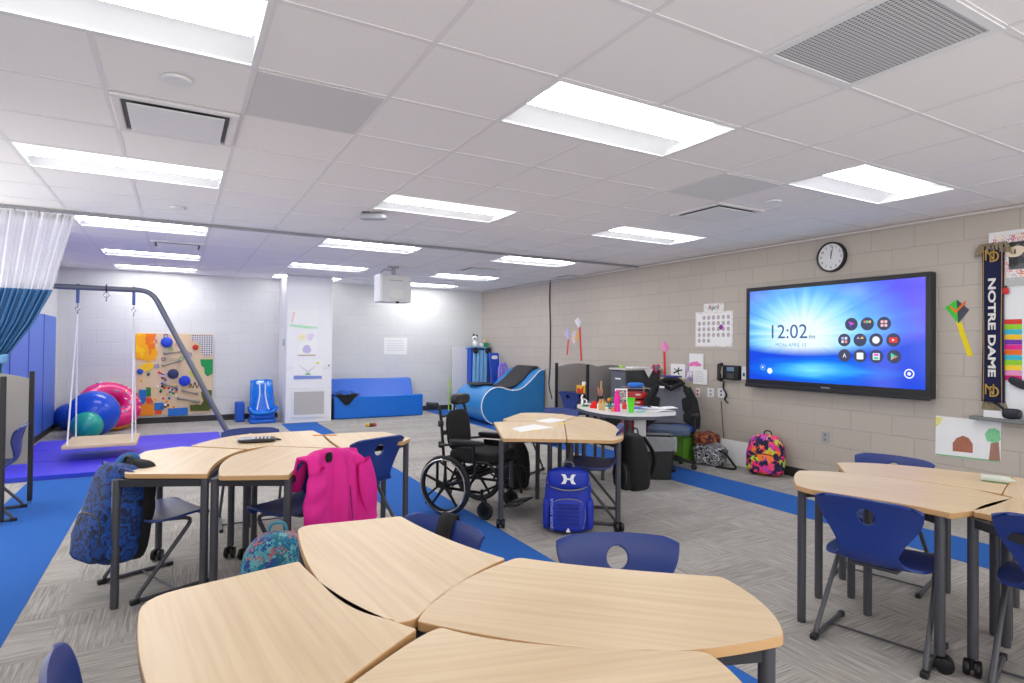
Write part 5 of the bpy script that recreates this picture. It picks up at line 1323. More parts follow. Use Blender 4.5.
mb().box(-.016, -.012, yE + .14, y0 - .14, z0 + .09, z1 - .10).obj('dark_photo', pattern_mat('dark photo tones', [(34, 36, 40), (90, 92, 96), (50, 52, 56), (26, 28, 30)], 7, .5, 'noise'), t, smooth=False)
y_, z_ = WX(1016, 251.5, XR); mb(RWM(y_, z_, 0, .0165)).prism(poly_blob(24, .05, .08, 2, 1.4, .9), 0, .001).obj('pale_patch', mat('pale patch', (232, 214, 190), .7), t, smooth=False); mb(RWM(y_, z_, 0, .018)).prism([(-.006, -.02), (.006, -.02), (.004, .02), (-.004, .02)], 0, .0008).obj('dark_slit', BLACK, t, smooth=False)
# child's drawing
c4 = [WX(*p, XR) for p in ((936, 415.5), (1001.5, 422), (1001, 462.5), (935.5, 455))]; cy, cz = c4[0][0], c4[0][1]
t = thing('child_drawing', "long child's drawing of a brown hut and tree taped low on the right wall", 'drawing', (XR, cy, cz)); T = RWM(0, 0, 0, .002)
P4 = [(cy - q[0], q[1] - cz) for q in c4]; mb(T).prism(P4, 0, .002).obj('sheet', PAPER, t, smooth=False)
def dpt(px, py): q = WX(px, py, XR); return (cy - q[0], q[1] - cz)
T2 = RWM(0, 0, 0, .0045)
CRAY = lambda n, c: mat('crayon ' + n, c, .9, var=.25, scale=60)
def drw(nm, pts, m_): mb(T2).prism([dpt(*p) for p in pts], 0, .0006).obj(nm, m_, t, smooth=False)
drw('sun', [(936, 417), (943, 417.5), (941, 423), (936, 427)], CRAY('yellow', (236, 226, 130)))
drw('hut', [(953, 451), (953, 443), (957, 438), (963, 435.5), (969, 438), (973, 444), (973, 453)], CRAY('brown', (176, 112, 88)))
drw('tree_crown', [(987, 441), (985, 434), (989, 429), (995, 428), (1000, 431), (1001, 440), (996, 443)], CRAY('green', (134, 206, 150)))
drw('tree_trunk', [(991, 443), (999, 442), (1000.5, 461), (989, 460)], CRAY('umber', (170, 126, 110)))
drw('grass_line', [(936, 453.5), (1001, 461), (1001, 462.3), (936, 454.8)], CRAY('grass', (130, 190, 130)))

# ================================================================== THINGS ON DESKS
def paper(label, pts, z=TOPZ, m_=PAPER, nm='paper_sheet'):
    P = [FL(*p, z) for p in pts]
    return tag(mb().prism([(p.x, p.y) for p in P], z, z + .0015).obj(nm, m_, smooth=False), label, 'paper')
t_ = paper('white worksheet on the front desk of the centre group', [(511, 428.5), (534, 424.3), (554.5, 427.5), (520, 432)])
for p in (t_,):
    pass
paper('white worksheet farther back on the centre group', [(535, 421), (551, 418.2), (567, 420.2), (549, 423)])
tag(mb(Matrix.Translation(FL(562, 423.8, TOPZ)) @ Matrix.Rotation(.3, 4, 'Z')).box(-.05, .05, -.03, .03, 0, .002).obj('sticky_note', mat('yellow note', (240, 214, 110), .8), smooth=False), 'small yellow note on the centre group desks', 'note')
tag(mb(Matrix.Translation(FL(536, 430.2, TOPZ + .0016)) @ Matrix.Rotation(.3, 4, 'Z')).box(-.035, .035, -.02, .02, 0, .0012).obj('sticky_note', mat('yellow note', (240, 214, 110), .8), smooth=False), 'small yellow note lying on the front worksheet', 'note')
q = FL(257, 441.5, TOPZ); t = thing('pencil_pouch', 'black and silver striped pencil pouch on the left middle group', 'pouch', tuple(q), math.radians(-8))
mb().sup((0, 0, .014), (.13, .085, .014), .5, .5, 26, 10).obj('pouch_body', BLACK, t)
b = mb()
for k in range(4): b.box(.0 + .026 * k, .013 + .026 * k, -.06, .06, .024, .030)
b.obj('silver_stripes', mat('silver tape', (196, 198, 204), .4), t, smooth=False)
mb().sup((-.065, 0, .024), (.06, .06, .008), .6, .7, 18, 8).obj('clear_window', mat('silver foil', (186, 190, 200), .25), t)
mb().tube([(.1, .02, .02), (.15, .04, .006), (.17, .0, .005), (.13, -.02, .01)], .004, 6, fillet=.02).obj('pull_loop', BLACK, t)
q = FL(325, 435.6, TOPZ); tag(mb(Matrix.Translation((q.x, q.y, TOPZ + .004)) @ Matrix.Rotation(-.35, 4, 'Z')).tube([(-.09, 0, 0), (.08, 0, 0), (.095, 0, 0)], [.004, .004, .0008], 6).obj('pencil', mat('pencil orange', (236, 160, 50), .5)), 'orange pencil lying on the left middle group', 'pencil')
q = FL(997, 482.5, TOPZ); t = thing('marker_tube', 'clear tube with green and white filling lying on the right group', 'tube', (q.x, q.y, TOPZ), math.radians(-66))
b = mb(); b.lathe([(0, -.075), (.018, -.07), (.02, 0), (.018, .05), (.008, .062), (0, .085)], (0, 0, .02), 16, 'x'); b.obj('tube_body', mat('clear tube', (214, 224, 216), .2, alpha=.85), t)
mb().box(-.062, .04, -.012, .012, .002, .012).obj('green_label', mat('green label', (70, 150, 90), .5), t, smooth=False)
q = FL(375, 430); t = thing('toy_car', 'tiny colourful toy on the carpet before the blue sofa', 'toy', tuple(FL(371, 426.5)))
for k, (x, y, c_) in enumerate([(-.06, 0, (230, 180, 40)), (0, .03, (60, 140, 90)), (.06, -.01, (210, 50, 50)), (0, -.04, (60, 60, 70))]): mb().sup((x, y, .03), (.035, .03, .03), .6, .6, 12, 8).obj('block', mat('toy %d' % k, c_, .5), t)

# ================================================================== BACK OF THE ROOM
# pillar
px0, px1 = 1.71, 2.52; py0 = 11.35
t = thing('boxed_column', 'white boxed column with a vent grille and drawings on it', 'column', (0, 0, 0)); t['kind'] = 'structure'
mb().box(px0, px1, py0, YB, 0, ZC - .006).obj('casing', mat('white enamel', (236, 236, 238), .3, var=.01), t, smooth=False, bevel=.008)
b = mb()
for z_ in (.98, 1.0, .62): b.box(px0, px1, py0 - .003, py0, z_, z_ + .004)
b.obj('panel_seam', mat('seam grey', (190, 190, 192), .5), t, smooth=False)
b = mb(); b.box(px0 + .1, px1 - .1, py0 - .018, py0, .09, .14); b.box(px0 + .1, px1 - .1, py0 - .018, py0, .56, .61); b.box(px0 + .1, px0 + .14, py0 - .018, py0, .14, .56); b.box(px1 - .14, px1 - .1, py0 - .018, py0, .14, .56); b.obj('grille_frame', WHITE, t, smooth=False)
mb().box(px0 + .14, px1 - .14, py0 - .008, py0, .14, .56).obj('vent_grille', perf_mat('perforated grille', (206, 202, 196), (150, 148, 144), 90, True), t, smooth=False)
mb().cyl((px1 - .06, py0 - .02, 1.04), .014, .02, 12, 'y').obj('latch', DKGREY, t)
mb().box(px0 - .012, px0, py0 + .08, py0 + .2, 1.25, 1.65).obj('side_conduit', WHITE, t, smooth=False, bevel=.003)
mb().box(px0 - .04, px0 - .012, py0 + .09, py0 + .19, 1.4, 1.52).obj('switch', mat('grey switch', (176, 196, 196), .5), t, smooth=False, bevel=.004)
def pil_paper(label, p0, p1, art):
    x0, z1 = WY(*p0, py0); x1, z0 = WY(*p1, py0); t = thing('taped_drawing', label, 'drawing', ((x0 + x1) / 2, py0, (z0 + z1) / 2)); w_, h_ = (x1 - x0) / 2, (z1 - z0) / 2
    T = BWM(0, 0, 0, .005); mb(T).prism([(-w_, -h_), (w_, -h_), (w_, h_), (-w_, h_)], 0, .002).obj('sheet', PAPER, t, smooth=False)
    for nm, pts, c_ in art: mb(BWM(0, 0, 0, .0075)).prism([(x * w_, y * h_) for x, y in pts], 0, .0006).obj(nm, mat('crayon ' + nm, c_, .9, var=.2, scale=50), t, smooth=False)
pil_paper('landscape drawing with a green ground line, highest on the white column', (289, 309), (318, 329), [('green_ground', [(-.95, -.55), (.95, -.8), (.95, -.95), (.3, -.98), (-.95, -.8)], (186, 230, 196)), ('brown_stroke', [(-.75, .7), (-.6, .7), (-.72, -.4), (-.85, -.4)], (230, 206, 194))])
pil_paper('drawing with yellow and purple blooms, second on the white column', (297, 330), (316.5, 356.5), [('yellow_bloom', [(x * .38 - .5, y * .3 + .45) for x, y in poly_blob(14, 1, .15, 1)], (240, 230, 190)), ('lilac_bloom', [(x * .38 + .35, y * .28 + .5) for x, y in poly_blob(14, 1, .15, 2)], (226, 216, 234)), ('purple_bloom', [(x * .38, y * .36 - .45) for x, y in poly_blob(14, 1, .12, 3)], (200, 190, 226)), ('brown_edge', [(-.9, -.95), (.9, -.95), (.9, -.86), (-.9, -.86)], (190, 160, 140))])
pil_paper('drawing with a blue scribbled base, lowest on the white column', (293, 360), (322.5, 379.5), [('blue_scribble', [(-.95, -.55), (.95, -.62), (.95, -.92), (-.95, -.95)], (130, 148, 208)), ('green_sprig', [(-.2, -.5), (.2, -.5), (.1, -.3), (-.1, -.3)], (120, 190, 120)), ('yellow_spot', [(.55, .6), (.75, .6), (.75, .8), (.55, .8)], (230, 220, 80)), ('grey_lines', [(-.8, .7), (-.1, -.2), (0, -.3), (.1, -.2), (.8, .7), (0, -.1)], (214, 214, 218))])
x0, z1 = WY(384, 337.5, YB); x1, z0 = WY(407, 354.5, YB)
t = thing('wall_notice', 'white printed notice on the back wall below the projector', 'notice', ((x0 + x1) / 2, YB, (z0 + z1) / 2)); w_, h_ = (x1 - x0) / 2, (z1 - z0) / 2
mb(BWM(0, 0, 0, .003)).prism([(-w_, -h_), (w_, -h_), (w_, h_), (-w_, h_)], 0, .002).obj('sheet', PAPER, t, smooth=False)
b = mb(BWM(0, 0, 0, .0055))
for k in range(5): b.box(-w_ * .75, w_ * .7, h_ * (.6 - .28 * k), h_ * (.6 - .28 * k) + .012, 0, .0006)
b.obj('printed_lines', mat('print pale grey', (206, 206, 212), .8), t, smooth=False)
# sofa
VB = mat('glossy blue vinyl', (22, 112, 214), .3, var=.05, scale=6); VB2 = mat('blue vinyl back', (58, 110, 208), .35, var=.05, scale=6)
t = thing('foam_sofa', 'long blue vinyl foam sofa against the back wall', 'sofa', (2.60, 11.5, 0))
def soft_prof(P, x0, x1, nm, m_, par, ax='x', bev=.03):
    b = mb(); n = len(P); vs = [((x, p[0], p[1]) if ax == 'x' else (p[0], x, p[1])) for x in (x0, x1) for p in P]
    b.add(vs, [tuple(range(n)), tuple(range(n, 2 * n))] + [(i, (i + 1) % n, n + (i + 1) % n, n + i) for i in range(n)])
    return b.obj(nm, m_, par, bevel=bev, seg=3)
soft_prof([(0, 0), (.72, 0), (.72, .36), (.36, .40), (.0, .44)][:5], 0, 1.80, 'seat_block', VB, t)
soft_prof([(.40, .385), (.74, .36), (.74, .74), (.60, .74)], .02, 1.74, 'back_wedge', VB2, t)
mb().box(-.02, 0.0, -.0, .72, 0, .42).obj('dark_end_panel', mat('black vinyl', (26, 30, 44), .5), t, bevel=.01)
tag(mb(Matrix.Translation((2.86, 11.70, .45))).grid(lambda u, v: ((u - .5) * .5, (v - .5) * .36, .07 * math.sin(3.1 * u) * math.sin(3.1 * v) + .025 * math.sin(14 * u + 5 * v)), 24, 16).obj('bedsheet', mat('denim blue cloth', (40, 90, 176), .8, scale=20, bump=.3), solid=.012), 'crumpled denim blue cloth on the left end of the foam sofa', 'cloth')
def blk(u, v):
    x = (u - .5) * .42; y = -.17 + .2 * v
    k = max(0, -y - .02); return (x * (1 - 1.0 * max(0, .12 - v) ), y if v > .45 else -.09 - .012 - .0 * v, (.014 + .01 * math.sin(9 * u)) if v > .45 else .012 - .20 * (.45 - v) / .45 * (1 - abs(2 * u - 1) ** 1.5))
tag(mb(Matrix.Translation((2.84, 11.575, .455))).grid(blk, 20, 16).obj('cloth', BLKFAB, solid=.012), 'black cloth hanging over the front edge of the foam sofa', 'cloth')
# wall pads on the left wall
for k in range(4):
    y0_ = 7.95 + k * 1.0
    t = thing('wall_pad', ['blue wall pad in the back left corner, farthest of the row', 'blue wall pad second from the back left corner', 'blue wall pad third from the back left corner', 'blue wall pad nearest the hanging curtain'][3 - k], 'wall pad', (XL, y0_ + .5, 0), 0, 'blue wall pads')
    mb().box(.0, .035, -.495, .495, .10, 1.84).obj('pad', mat('periwinkle vinyl', (74, 116, 214), .4, var=.04, scale=6), t, bevel=.018, seg=3)
    mb().box(.0, .038, -.495, -.48, .1, 1.84).obj('seam', mat('seam blue', (50, 84, 180), .5), t, smooth=False)
# sensory board
x0, z1 = WY(135.5, 333, YB - .03); x1, z0 = WY(212, 413, YB - .03)
bw, bh = x1 - x0, z1 - z0
t = thing('sensory_board', 'plywood sensory board with bright textured patches on the back wall', 'board', (x0, YB - .001, z0))
mb(BWM(0, 0, 0, .0)).prism(rrect(0, bw, 0, bh, .06), 0, .03).obj('panel', mat('birch plywood', (222, 196, 160), .6, var=.05, stretch=(2, 2, 14)), t)
def bp(px, py): return ((px - 40) / (583 - 40) * bw, bh * (1 - (py - 55) / (638 - 55)))   # zoomed crop coordinates
def bpatch(nm, pts, m_, d=.012): mb(BWM(0, 0, 0, .03)).prism([bp(*p) for p in pts], 0, d).obj(nm, m_, t, smooth=False, bevel=.002)
bpatch('orange_patch', [(42, 58), (178, 58), (168, 95), (172, 140), (192, 195), (180, 235), (140, 255), (95, 245), (42, 232)], pattern_mat('orange yellow felt', [(236, 120, 30), (246, 170, 30), (250, 196, 30)], 3, .9, 'noise'))
bpatch('grey_mesh_patch', [(418, 62), (583, 62), (583, 190), (560, 215), (515, 215), (495, 190), (500, 150), (470, 110), (430, 105)], perf_mat('dotted mesh', (214, 212, 214), (70, 70, 80), 26, True))
bpatch('green_patch', [(490, 240), (583, 240), (583, 345), (545, 365), (525, 345), (520, 300), (500, 290)], mat('green ridged', (30, 150, 80), .7, var=.2, stretch=(1, 1, 20)))
bpatch('lime_patch', [(412, 335), (440, 300), (475, 312), (490, 350), (495, 378), (450, 380)], mat('lime ridged', (196, 206, 40), .7, var=.2, stretch=(1, 1, 20)))
bpatch('turf_patch', [(420, 575), (470, 570), (500, 575), (520, 545), (508, 520), (500, 480), (520, 462), (578, 470), (580, 600), (560, 618), (425, 615)], mat('olive turf', (82, 92, 40), .95, scale=90, bump=.8, var=.3), .03)
bpatch('orange_tile', [(55, 556), (172, 556), (172, 636), (55, 636)], mat('tile orange', (240, 142, 30), .6)); bpatch('blue_shape', [(70, 450), (118, 455), (118, 520), (108, 552), (60, 552), (52, 515), (68, 510)], mat('jigsaw blue', (24, 110, 200), .6), .018)
bpatch('green_jigsaw', [(118, 435), (150, 440), (150, 500), (120, 500)], mat('jigsaw green', (30, 130, 70), .6), .02); bpatch('red_jigsaw', [(115, 508), (150, 510), (170, 545), (120, 552)], mat('jigsaw red', (224, 76, 40), .6), .02)
bpatch('blue_jigsaw', [(174, 550), (238, 548), (240, 598), (176, 600)], mat('jigsaw blue', (24, 110, 200), .6), .02); bpatch('red_tile', [(176, 604), (228, 600), (226, 628), (180, 632)], mat('jigsaw red', (224, 76, 40), .6), .016)
bpatch('yellow_splash', [(65, 300), (100, 268), (150, 262), (172, 280), (150, 310), (120, 325), (95, 320)], mat('yellow splash', (246, 198, 30), .6)); bpatch('blue_bar', [(270, 592), (408, 590), (408, 644), (270, 646)], mat('jigsaw blue', (24, 110, 200), .6), .03)
def bdisc(nm, px, py, r, d, c_, ring=0):
    x, z = bp(px, py); b = mb(BWM(x, z, 0, .03))
    if ring: b.T = b.T @ Matrix.Translation((0, 0, .006)); b.ring((0, 0, 0), r, ring, 'z', 20, 6)
    else: b.lathe([(0, 0), (r, 0), (r * .96, d * .7), (r * .6, d), (0, d)], (0, 0, 0), 18)
    return b.obj(nm, mat('bd %s' % str(c_), c_, .6), t)
bdisc('blue_pompom', 252, 118, .095, .07, (30, 70, 200)); bdisc('blue_pompom', 382, 396, .095, .07, (24, 60, 205)); bdisc('dark_knob_cluster', 300, 345, .09, .05, (40, 52, 96)); bdisc('pale_disc', 232, 352, .05, .02, (222, 206, 220)); bdisc('red_knob', 455, 152, .05, .04, (206, 44, 40)); bdisc('blue_knob', 75, 325, .05, .04, (30, 80, 180))
for px, py, c_ in ((172, 110, (226, 110, 150)), (245, 72, (120, 90, 160)), (320, 75, (240, 150, 110)), (328, 130, (226, 110, 150)), (232, 238, (110, 80, 150)), (186, 288, (90, 120, 220)), (282, 168, (120, 190, 110)), (430, 262, (170, 190, 220)), (275, 500, (190, 210, 170)), (415, 205, (110, 110, 180)), (360, 235, (130, 200, 120)), (480, 130, (140, 200, 140))): bdisc('small_ring', px, py, .03, 0, c_, .007)
for (xa, ya_, xb, yb_) in ((240, 195, 385, 182), (232, 282, 340, 250), (240, 415, 322, 440), (372, 465, 470, 490), (340, 520, 485, 552)):
    a_, c_ = bp(xa, ya_), bp(xb, yb_); m_ = ((a_[0] + c_[0]) / 2, (a_[1] + c_[1]) / 2)
    mb(BWM(0, 0, 0, .03)).tube([(a_[0], a_[1], .0), (a_[0], a_[1], .04), (m_[0], m_[1], .055), (c_[0], c_[1], .04), (c_[0], c_[1], 0)], [.03, .024, .014, .024, .03], 8).obj('grab_handle', mat('grey rope', (150, 142, 134), .8), t)
rr = random.Random(3)
for k in range(46):
    px, py = rr.uniform(50, 330), rr.uniform(330, 600)
    if 50 < px < 245 and 440 < py: px, py = rr.uniform(180, 330), rr.uniform(420, 585)
    bdisc('peg', px, py, .021, .02, [(220, 50, 40), (240, 190, 40), (40, 140, 70), (30, 80, 190), (240, 236, 230), (40, 36, 40), (236, 120, 40)][k % 7])
b = mb(BWM(0, 0, 0, .036)); b.tube([(*bp(415, 450), 0), (*bp(425, 410), 0), (*bp(440, 455), 0), (*bp(455, 400), 0), (*bp(470, 455), 0), (*bp(490, 405), 0), (*bp(500, 450), 0), (*bp(515, 440), 0)], .008, 6, fillet=.03); b.obj('zigzag', mat('dark zigzag', (90, 74, 60), .7), t)
# mats
MATV = mat('violet blue vinyl', (70, 56, 214), .45, var=.05, scale=5); MATE = mat('mat edge blue', (30, 56, 190), .5)
t = thing('gym_mat', 'violet blue folding gym mat under the platform swing', 'mat', (0, 0, 0))
for k in range(3):
    y0_ = 7.78 + .88 * k; mb().box(-1.66, .58, y0_, y0_ + .872, .002, .05).obj('mat_section', MATV, t, bevel=.012, seg=2)
b = mb(); b.box(-1.66, .58, 7.765, 7.78, .002, .048); b.obj('edge_binding', MATE, t, smooth=False)
# platform swing and frame
STEEL = mat('grey powder steel', (112, 116, 126), .35, metal=.5)
by, bz_ = 9.2, 2.13
t = thing('swing_stand', 'tall grey steel swing frame with a curved corner', 'swing frame', (0, 0, 0))
f0 = FL(238, 452, 0)
mb().tube([(-1.68, by, bz_), (-.315, by, bz_), (.70, by - .1, .03)], .034, 14, fillet=.15).obj('bent_beam', STEEL, t)
b = mb(); b.box(.60, .84, by - .2, by, .0, .03); b.obj('foot_plate', BLACK, t, bevel=.006)
mb().box(-1.745, -1.68, by - .09, by + .09, bz_ - .1, bz_ + .1).obj('wall_bracket', STEEL, t, bevel=.006)
STRP = mat('denim strap', (80, 104, 160), .8); ROPE = mat('white rope', (226, 226, 230), .8)
xs = [WY(78, 290, by)[0], WY(106.5, 290, by)[0], WY(134, 290, by)[0]]
p1 = FL(66, 445.5, .22); p2 = FL(136, 443.5, .22)
t = thing('platform_swing', 'beige carpeted platform swing on white ropes', 'swing', (0, 0, 0))
dk = [FL(63.5, 446, .22), FL(134, 446, .22), FL(143, 437, .22), FL(77, 435.5, .22)]
cxm = (xs[0] + xs[2]) / 2
X0, X1 = dk[0].x, dk[1].x
plx0, plx1, ply0, ply1 = X0, X1 + .02, by - .75, by + .05
mb().box(plx0, plx1, ply0, ply1, .20, .245).obj('platform', mat('beige carpet board', (206, 184, 152), .95, scale=120, bump=.3), t, bevel=.012)
for i, x in ((0, xs[0]), (2, xs[2])):
    mb().tube([(x, by, bz_ + .04), (x, by - .012, bz_ - .2)], .018, 8).obj('hanging_strap', STRP, t)
    b = mb(); b.ring((x, by, bz_ - .22), .022, .006, 'x', 16, 6); b.ring((x, by, bz_ - .27), .022, .006, 'y', 16, 6); b.ring((x, by, bz_ - .32), .02, .006, 'x', 16, 6); b.obj('carabiner', CHROME, t)
    ex = plx0 + .05 if i == 0 else plx1 - .05
    for yy_ in (ply0 + .06, ply1 - .06): mb().tube([(x, by, bz_ - .33), (ex, yy_, .22)], .009, 8).obj('rope', ROPE, t)
t = thing('swing_hanger', 'spare steel ring and hook on the middle of the swing beam', 'hanger', (xs[1], by, bz_)); mb().ring((0, 0, 0), .048, .008, 'x', 20, 6).obj('ring', BLKMET, t); b = mb(); b.ring((0, 0, -.08), .03, .006, 'y', 16, 6); b.ring((0, 0, -.14), .026, .006, 'x', 16, 6); b.obj('hook', CHROME, t)
# balls
BALLM = mat('glossy cobalt rubber', (20, 78, 200), .22, var=.03, scale=4)
def ball(label, px, py, Z, r, m_, fl=1.0):
    p = ZD(px, py, Z); t = tag(mb().sup((0, 0, 0), (r, r, r * fl), 1, 1, 36, 20).obj('exercise_ball', m_), label, 'exercise ball'); t.location = (p.x, p.y, r * fl)
    return t
ball('largest blue exercise ball in front of the pink ring', 94, 415, 9.1, .345, BALLM)
o = ball('dark blue ball leftmost in the back left corner', 69, 418, 9.7, .215, mat('deep blue rubber', (22, 70, 176), .3, var=.03, scale=4))
ball('small teal green ball in front of the big blue ball', 87, 425, 8.75, .205, mat('teal rubber', (30, 160, 140), .28, var=.03, scale=4))
p = ZD(112, 408, 9.75); t = thing('inflatable_ring', 'big pink and orange inflatable doughnut ring leaning by the balls', 'inflatable ring', (p.x - .04, 11.76, .375), math.radians(22))
TT = Matrix.Rotation(math.radians(-44), 4, 'X')
mb(TT).ring((0, 0, 0), .30, .155, 'y', 44, 18).obj('ring_body', mat('tan orange vinyl', (236, 150, 50), .3), t)
mb(TT @ Matrix.Translation((0, -.04, 0))).ring((0, 0, 0), .30, .152, 'y', 44, 18).obj('pink_icing', mat('hot pink vinyl', (222, 30, 120), .28), t)
rr = random.Random(5)
for k in range(42):
    a = rr.uniform(0, 2 * PI); bb_ = rr.uniform(-2.3, -.7); R = .30 + .156 * math.cos(bb_); y = -.04 + .156 * math.sin(bb_)
    c_ = [(240, 220, 80), (80, 60, 150), (240, 240, 240), (40, 180, 200)][k % 4]
    mb(TT @ Matrix.Translation((R * math.cos(a), y, R * math.sin(a))) @ Matrix.Rotation(rr.uniform(0, 3), 4, 'Y')).sup((0, 0, 0), (.03, .006, .008), .8, .8, 8, 6).obj('sprinkle', mat('sprinkle %s' % str(c_), c_, .5), t)
# curtain
def cpx(px, py): return WY(px, py, 6.95)
def edge(z):   # right edge x of the curtain at height z
    pts = [(2.66, -.865), (1.92, -1.03), (1.62, -1.16), (1.40, -1.29), (1.27, -1.37), (1.20, -1.38), (.9, -1.36), (.35, -1.34)]
    for (za, xa), (zb, xb) in zip(pts[:-1], pts[1:]):
        if z >= zb: k = (za - z) / (za - zb); return xa + (xb - xa) * k
    return pts[-1][1]
def curt(z0, z1):
    def f(u, v):
        z = z1 + (z0 - z1) * v; xr = edge(z); x = XL + .03 + (xr - XL - .03) * u
        tight = (xr - XL) / .9
        return (x, 6.948 + .035 * math.sin(2 * PI * 15 * u) * (.5 + .5 * tight) + .012 * math.sin(2 * PI * 37 * u + 2 * z), z)
    return f
t = thing('divider_curtain', 'white mesh topped blue curtain hanging at the left edge', 'curtain', (0, 0, 0))
MESHC = mat('white mesh fabric', (238, 238, 244), .8, alpha=.8, scale=60)
mb().grid(curt(1.93, 2.62), 150, 14).obj('mesh_panel', MESHC, t)
mb().grid(curt(.35, 1.93), 150, 40).obj('blue_panel', mat('steel blue fabric', (84, 136, 182), .85, scale=60, var=.05), t)
mb().grid(curt(2.60, 2.645), 150, 2).obj('top_hem', WHITE, t)
b = mb()
for k in range(10): b.tube([(XL + .08 + .088 * k, 6.948, 2.635), (XL + .08 + .088 * k, 6.948, 2.662)], .005, 6)
b.obj('carrier_hooks', CHROME, t)
mb().grid(lambda u, v: (XL + .02 + .40 * u, 6.88 - .03 * math.sin(PI * u), 1.28 - .08 * v + .05 * u), 10, 3).obj('tie_back', mat('pale blue band', (110, 160, 206), .8), t, solid=.01)
# blue wedge
WEDGE = mat('sky blue vinyl', (40, 128, 196), .38, var=.04, scale=5)
t = thing('therapy_wedge', 'big blue vinyl tumble form with a barrel front and high back', 'therapy cushion', (0, 0, 0))
fy_, bky = 9.55, 10.75
P = []
ccx, ccz, cr_ = 5.10, .345, .34
for k in range(19):
    a = math.radians(250 - (250 - 75) * k / 18 ); P.append((ccx + cr_ * math.cos(a), ccz + cr_ * math.sin(a)))
P += [(5.28, .645), (5.37, .625), (5.46, .62), (5.55, .635), (5.64, .675), (5.74, .75), (5.84, .84), (5.92, .92), (5.98, .97), (6.04, .995), (6.095, 1.0), (6.095, .005), (5.15, .005)]
soft_prof(P, fy_, bky, 'cushion_body', WEDGE, t, 'y', .012)
mb().tube([(p[0], fy_ - .002, p[1]) for p in P[:-2]], .011, 8).obj('piping', WHT, t)
def mt(u, v):
    prof = [(5.22, .675), (5.30, .66), (5.40, .648), (5.50, .655), (5.62, .69), (5.74, .775), (5.86, .885), (5.96, .98), (6.03, 1.03), (6.10, 1.04)]
    x = u * (len(prof) - 1); i = min(int(x), len(prof) - 2); f = x - i; a_, b_2 = prof[i], prof[i + 1]
    return (a_[0] + (b_2[0] - a_[0]) * f, 9.80 + .72 * v, a_[1] + (b_2[1] - a_[1]) * f + .003)
tag(mb().grid(mt, 36, 4).obj('exercise_mat', mat('charcoal foam mat', (52, 52, 56), .8, scale=50, bump=.4), solid=.02), 'charcoal foam mat draped over the back of the blue wedge', 'mat')
tag(mb(Matrix.Translation((5.10, 10.3, .685))).sup((0, 0, .02), (.2, .27, .02), .4, .4, 20, 8).obj('flat_cushion', BLACK), 'flat black cushion lying on top of the blue barrel', 'cushion')
# foam rack in the corner
bx = lambda x0, x1, y0, y1, z0, z1: mb().box(x0, x1, y0, y1, z0, z1)
tag(bx(5.28, 5.62, 12.02, 12.06, .0, 1.42).obj('white_panel', mat('pale panel', (228, 228, 228), .5), smooth=False, bevel=.004), 'pale grey panel standing in the corner beside the foam rolls', 'panel')
tag(mb().tube([(5.16, 11.95, .01), (5.18, 12.0, .45), (5.22, 12.02, .72)], .014, 8).obj('green_stick', mat('neon green', (180, 230, 50), .5)), 'neon green stick leaning left of the pale grey panel', 'stick')
t = thing('foam_rack', 'tall blue rack holding foam rolls in the back right corner', 'rack', (5.84, 11.9, 0))
mb().box(-.26, .26, -.10, .10, .0, .04).obj('base', mat('birch base', (206, 176, 130), .6), t, smooth=False)
mb().box(-.22, -.19, -.10, .10, .04, 1.38).obj('side', mat('royal vinyl', (20, 74, 190), .4), t, smooth=False); mb().box(.19, .22, -.10, .10, .04, 1.38).obj('side', mat('royal vinyl', (20, 74, 190), .4), t, smooth=False)
mb().box(-.19, .19, .06, .10, .04, 1.38).obj('back', mat('royal vinyl', (20, 74, 190), .4), t, smooth=False); mb().box(-.26, .26, -.12, .12, 1.38, 1.41).obj('top', mat('pale blue top', (110, 170, 210), .5), t, smooth=False)
for k, x in enumerate((-.14, -.05, .045, .14)):
    tag(mb().cyl((5.84 + x, 11.83, .041), .045, 1.30, 16).obj('foam_roll', mat('light blue foam', (130, 190, 235), .6)), ['light blue foam roll, leftmost in the rack', 'light blue foam roll, second from the left in the rack', 'light blue foam roll, second from the right in the rack', 'light blue foam roll, rightmost in the rack'][k], 'foam roll', 'foam rolls in the rack')
for k, x in enumerate((5.70, 6.0)): tag(mb(Matrix.Translation((x, 11.74, 1.33))).ring((0, 0, 0), .045, .025, 'y', 18, 8).obj('ankle_weight', BLACK), ['black round weight at the left top of the rack', 'black round weight at the right top of the rack'][k], 'weight', 'black weights on the rack')
t = thing('kickboard', 'royal blue board with a white edged handle hole, right of the rack', 'board', (5.99, 11.12, 0), math.radians(8)); TT = Matrix.Rotation(math.radians(-9), 4, 'X')
mb(TT).box(-.17, .08, -.02, .02, 0.0, 1.30).obj('board_body', mat('royal vinyl', (20, 74, 190), .4), t, bevel=.015)
mb(TT).sup((-.04, -.022, 1.2), (.08, .006, .04), .6, .7, 20, 8).obj('handle_hole', PAPER, t)
for k in range(2):
    x = 5.86 + .075 * k
    tag(mb().tube([(x - .02, 10.86, .02), (x - .05, 10.86, .5), (x - .04, 10.87, .95), (x + .01, 10.88, 1.10), (x + .07, 10.87, .98), (x + .10, 10.86, .5), (x + .08, 10.86, .02)], .026, 10, fillet=.12).obj('foam_noodle', mat('lilac foam', (150, 130, 226), .6)), ['lilac foam noodle bent in a loop, the left one', 'lilac foam noodle bent in a loop, the right one'][k], 'foam noodle', 'bent lilac noodles')
t = thing('plush_toy', 'black and white plush toy sitting on top of the rack', 'plush toy', (5.76, 11.88, 1.41)); mb().sup((0, 0, .07), (.07, .06, .07), .9, .9, 18, 12).obj('body', PAPER, t); hd = mb().sup((-.02, -.01, .19), (.06, .055, .055), .9, .9, 18, 12).obj('head', PAPER, t)
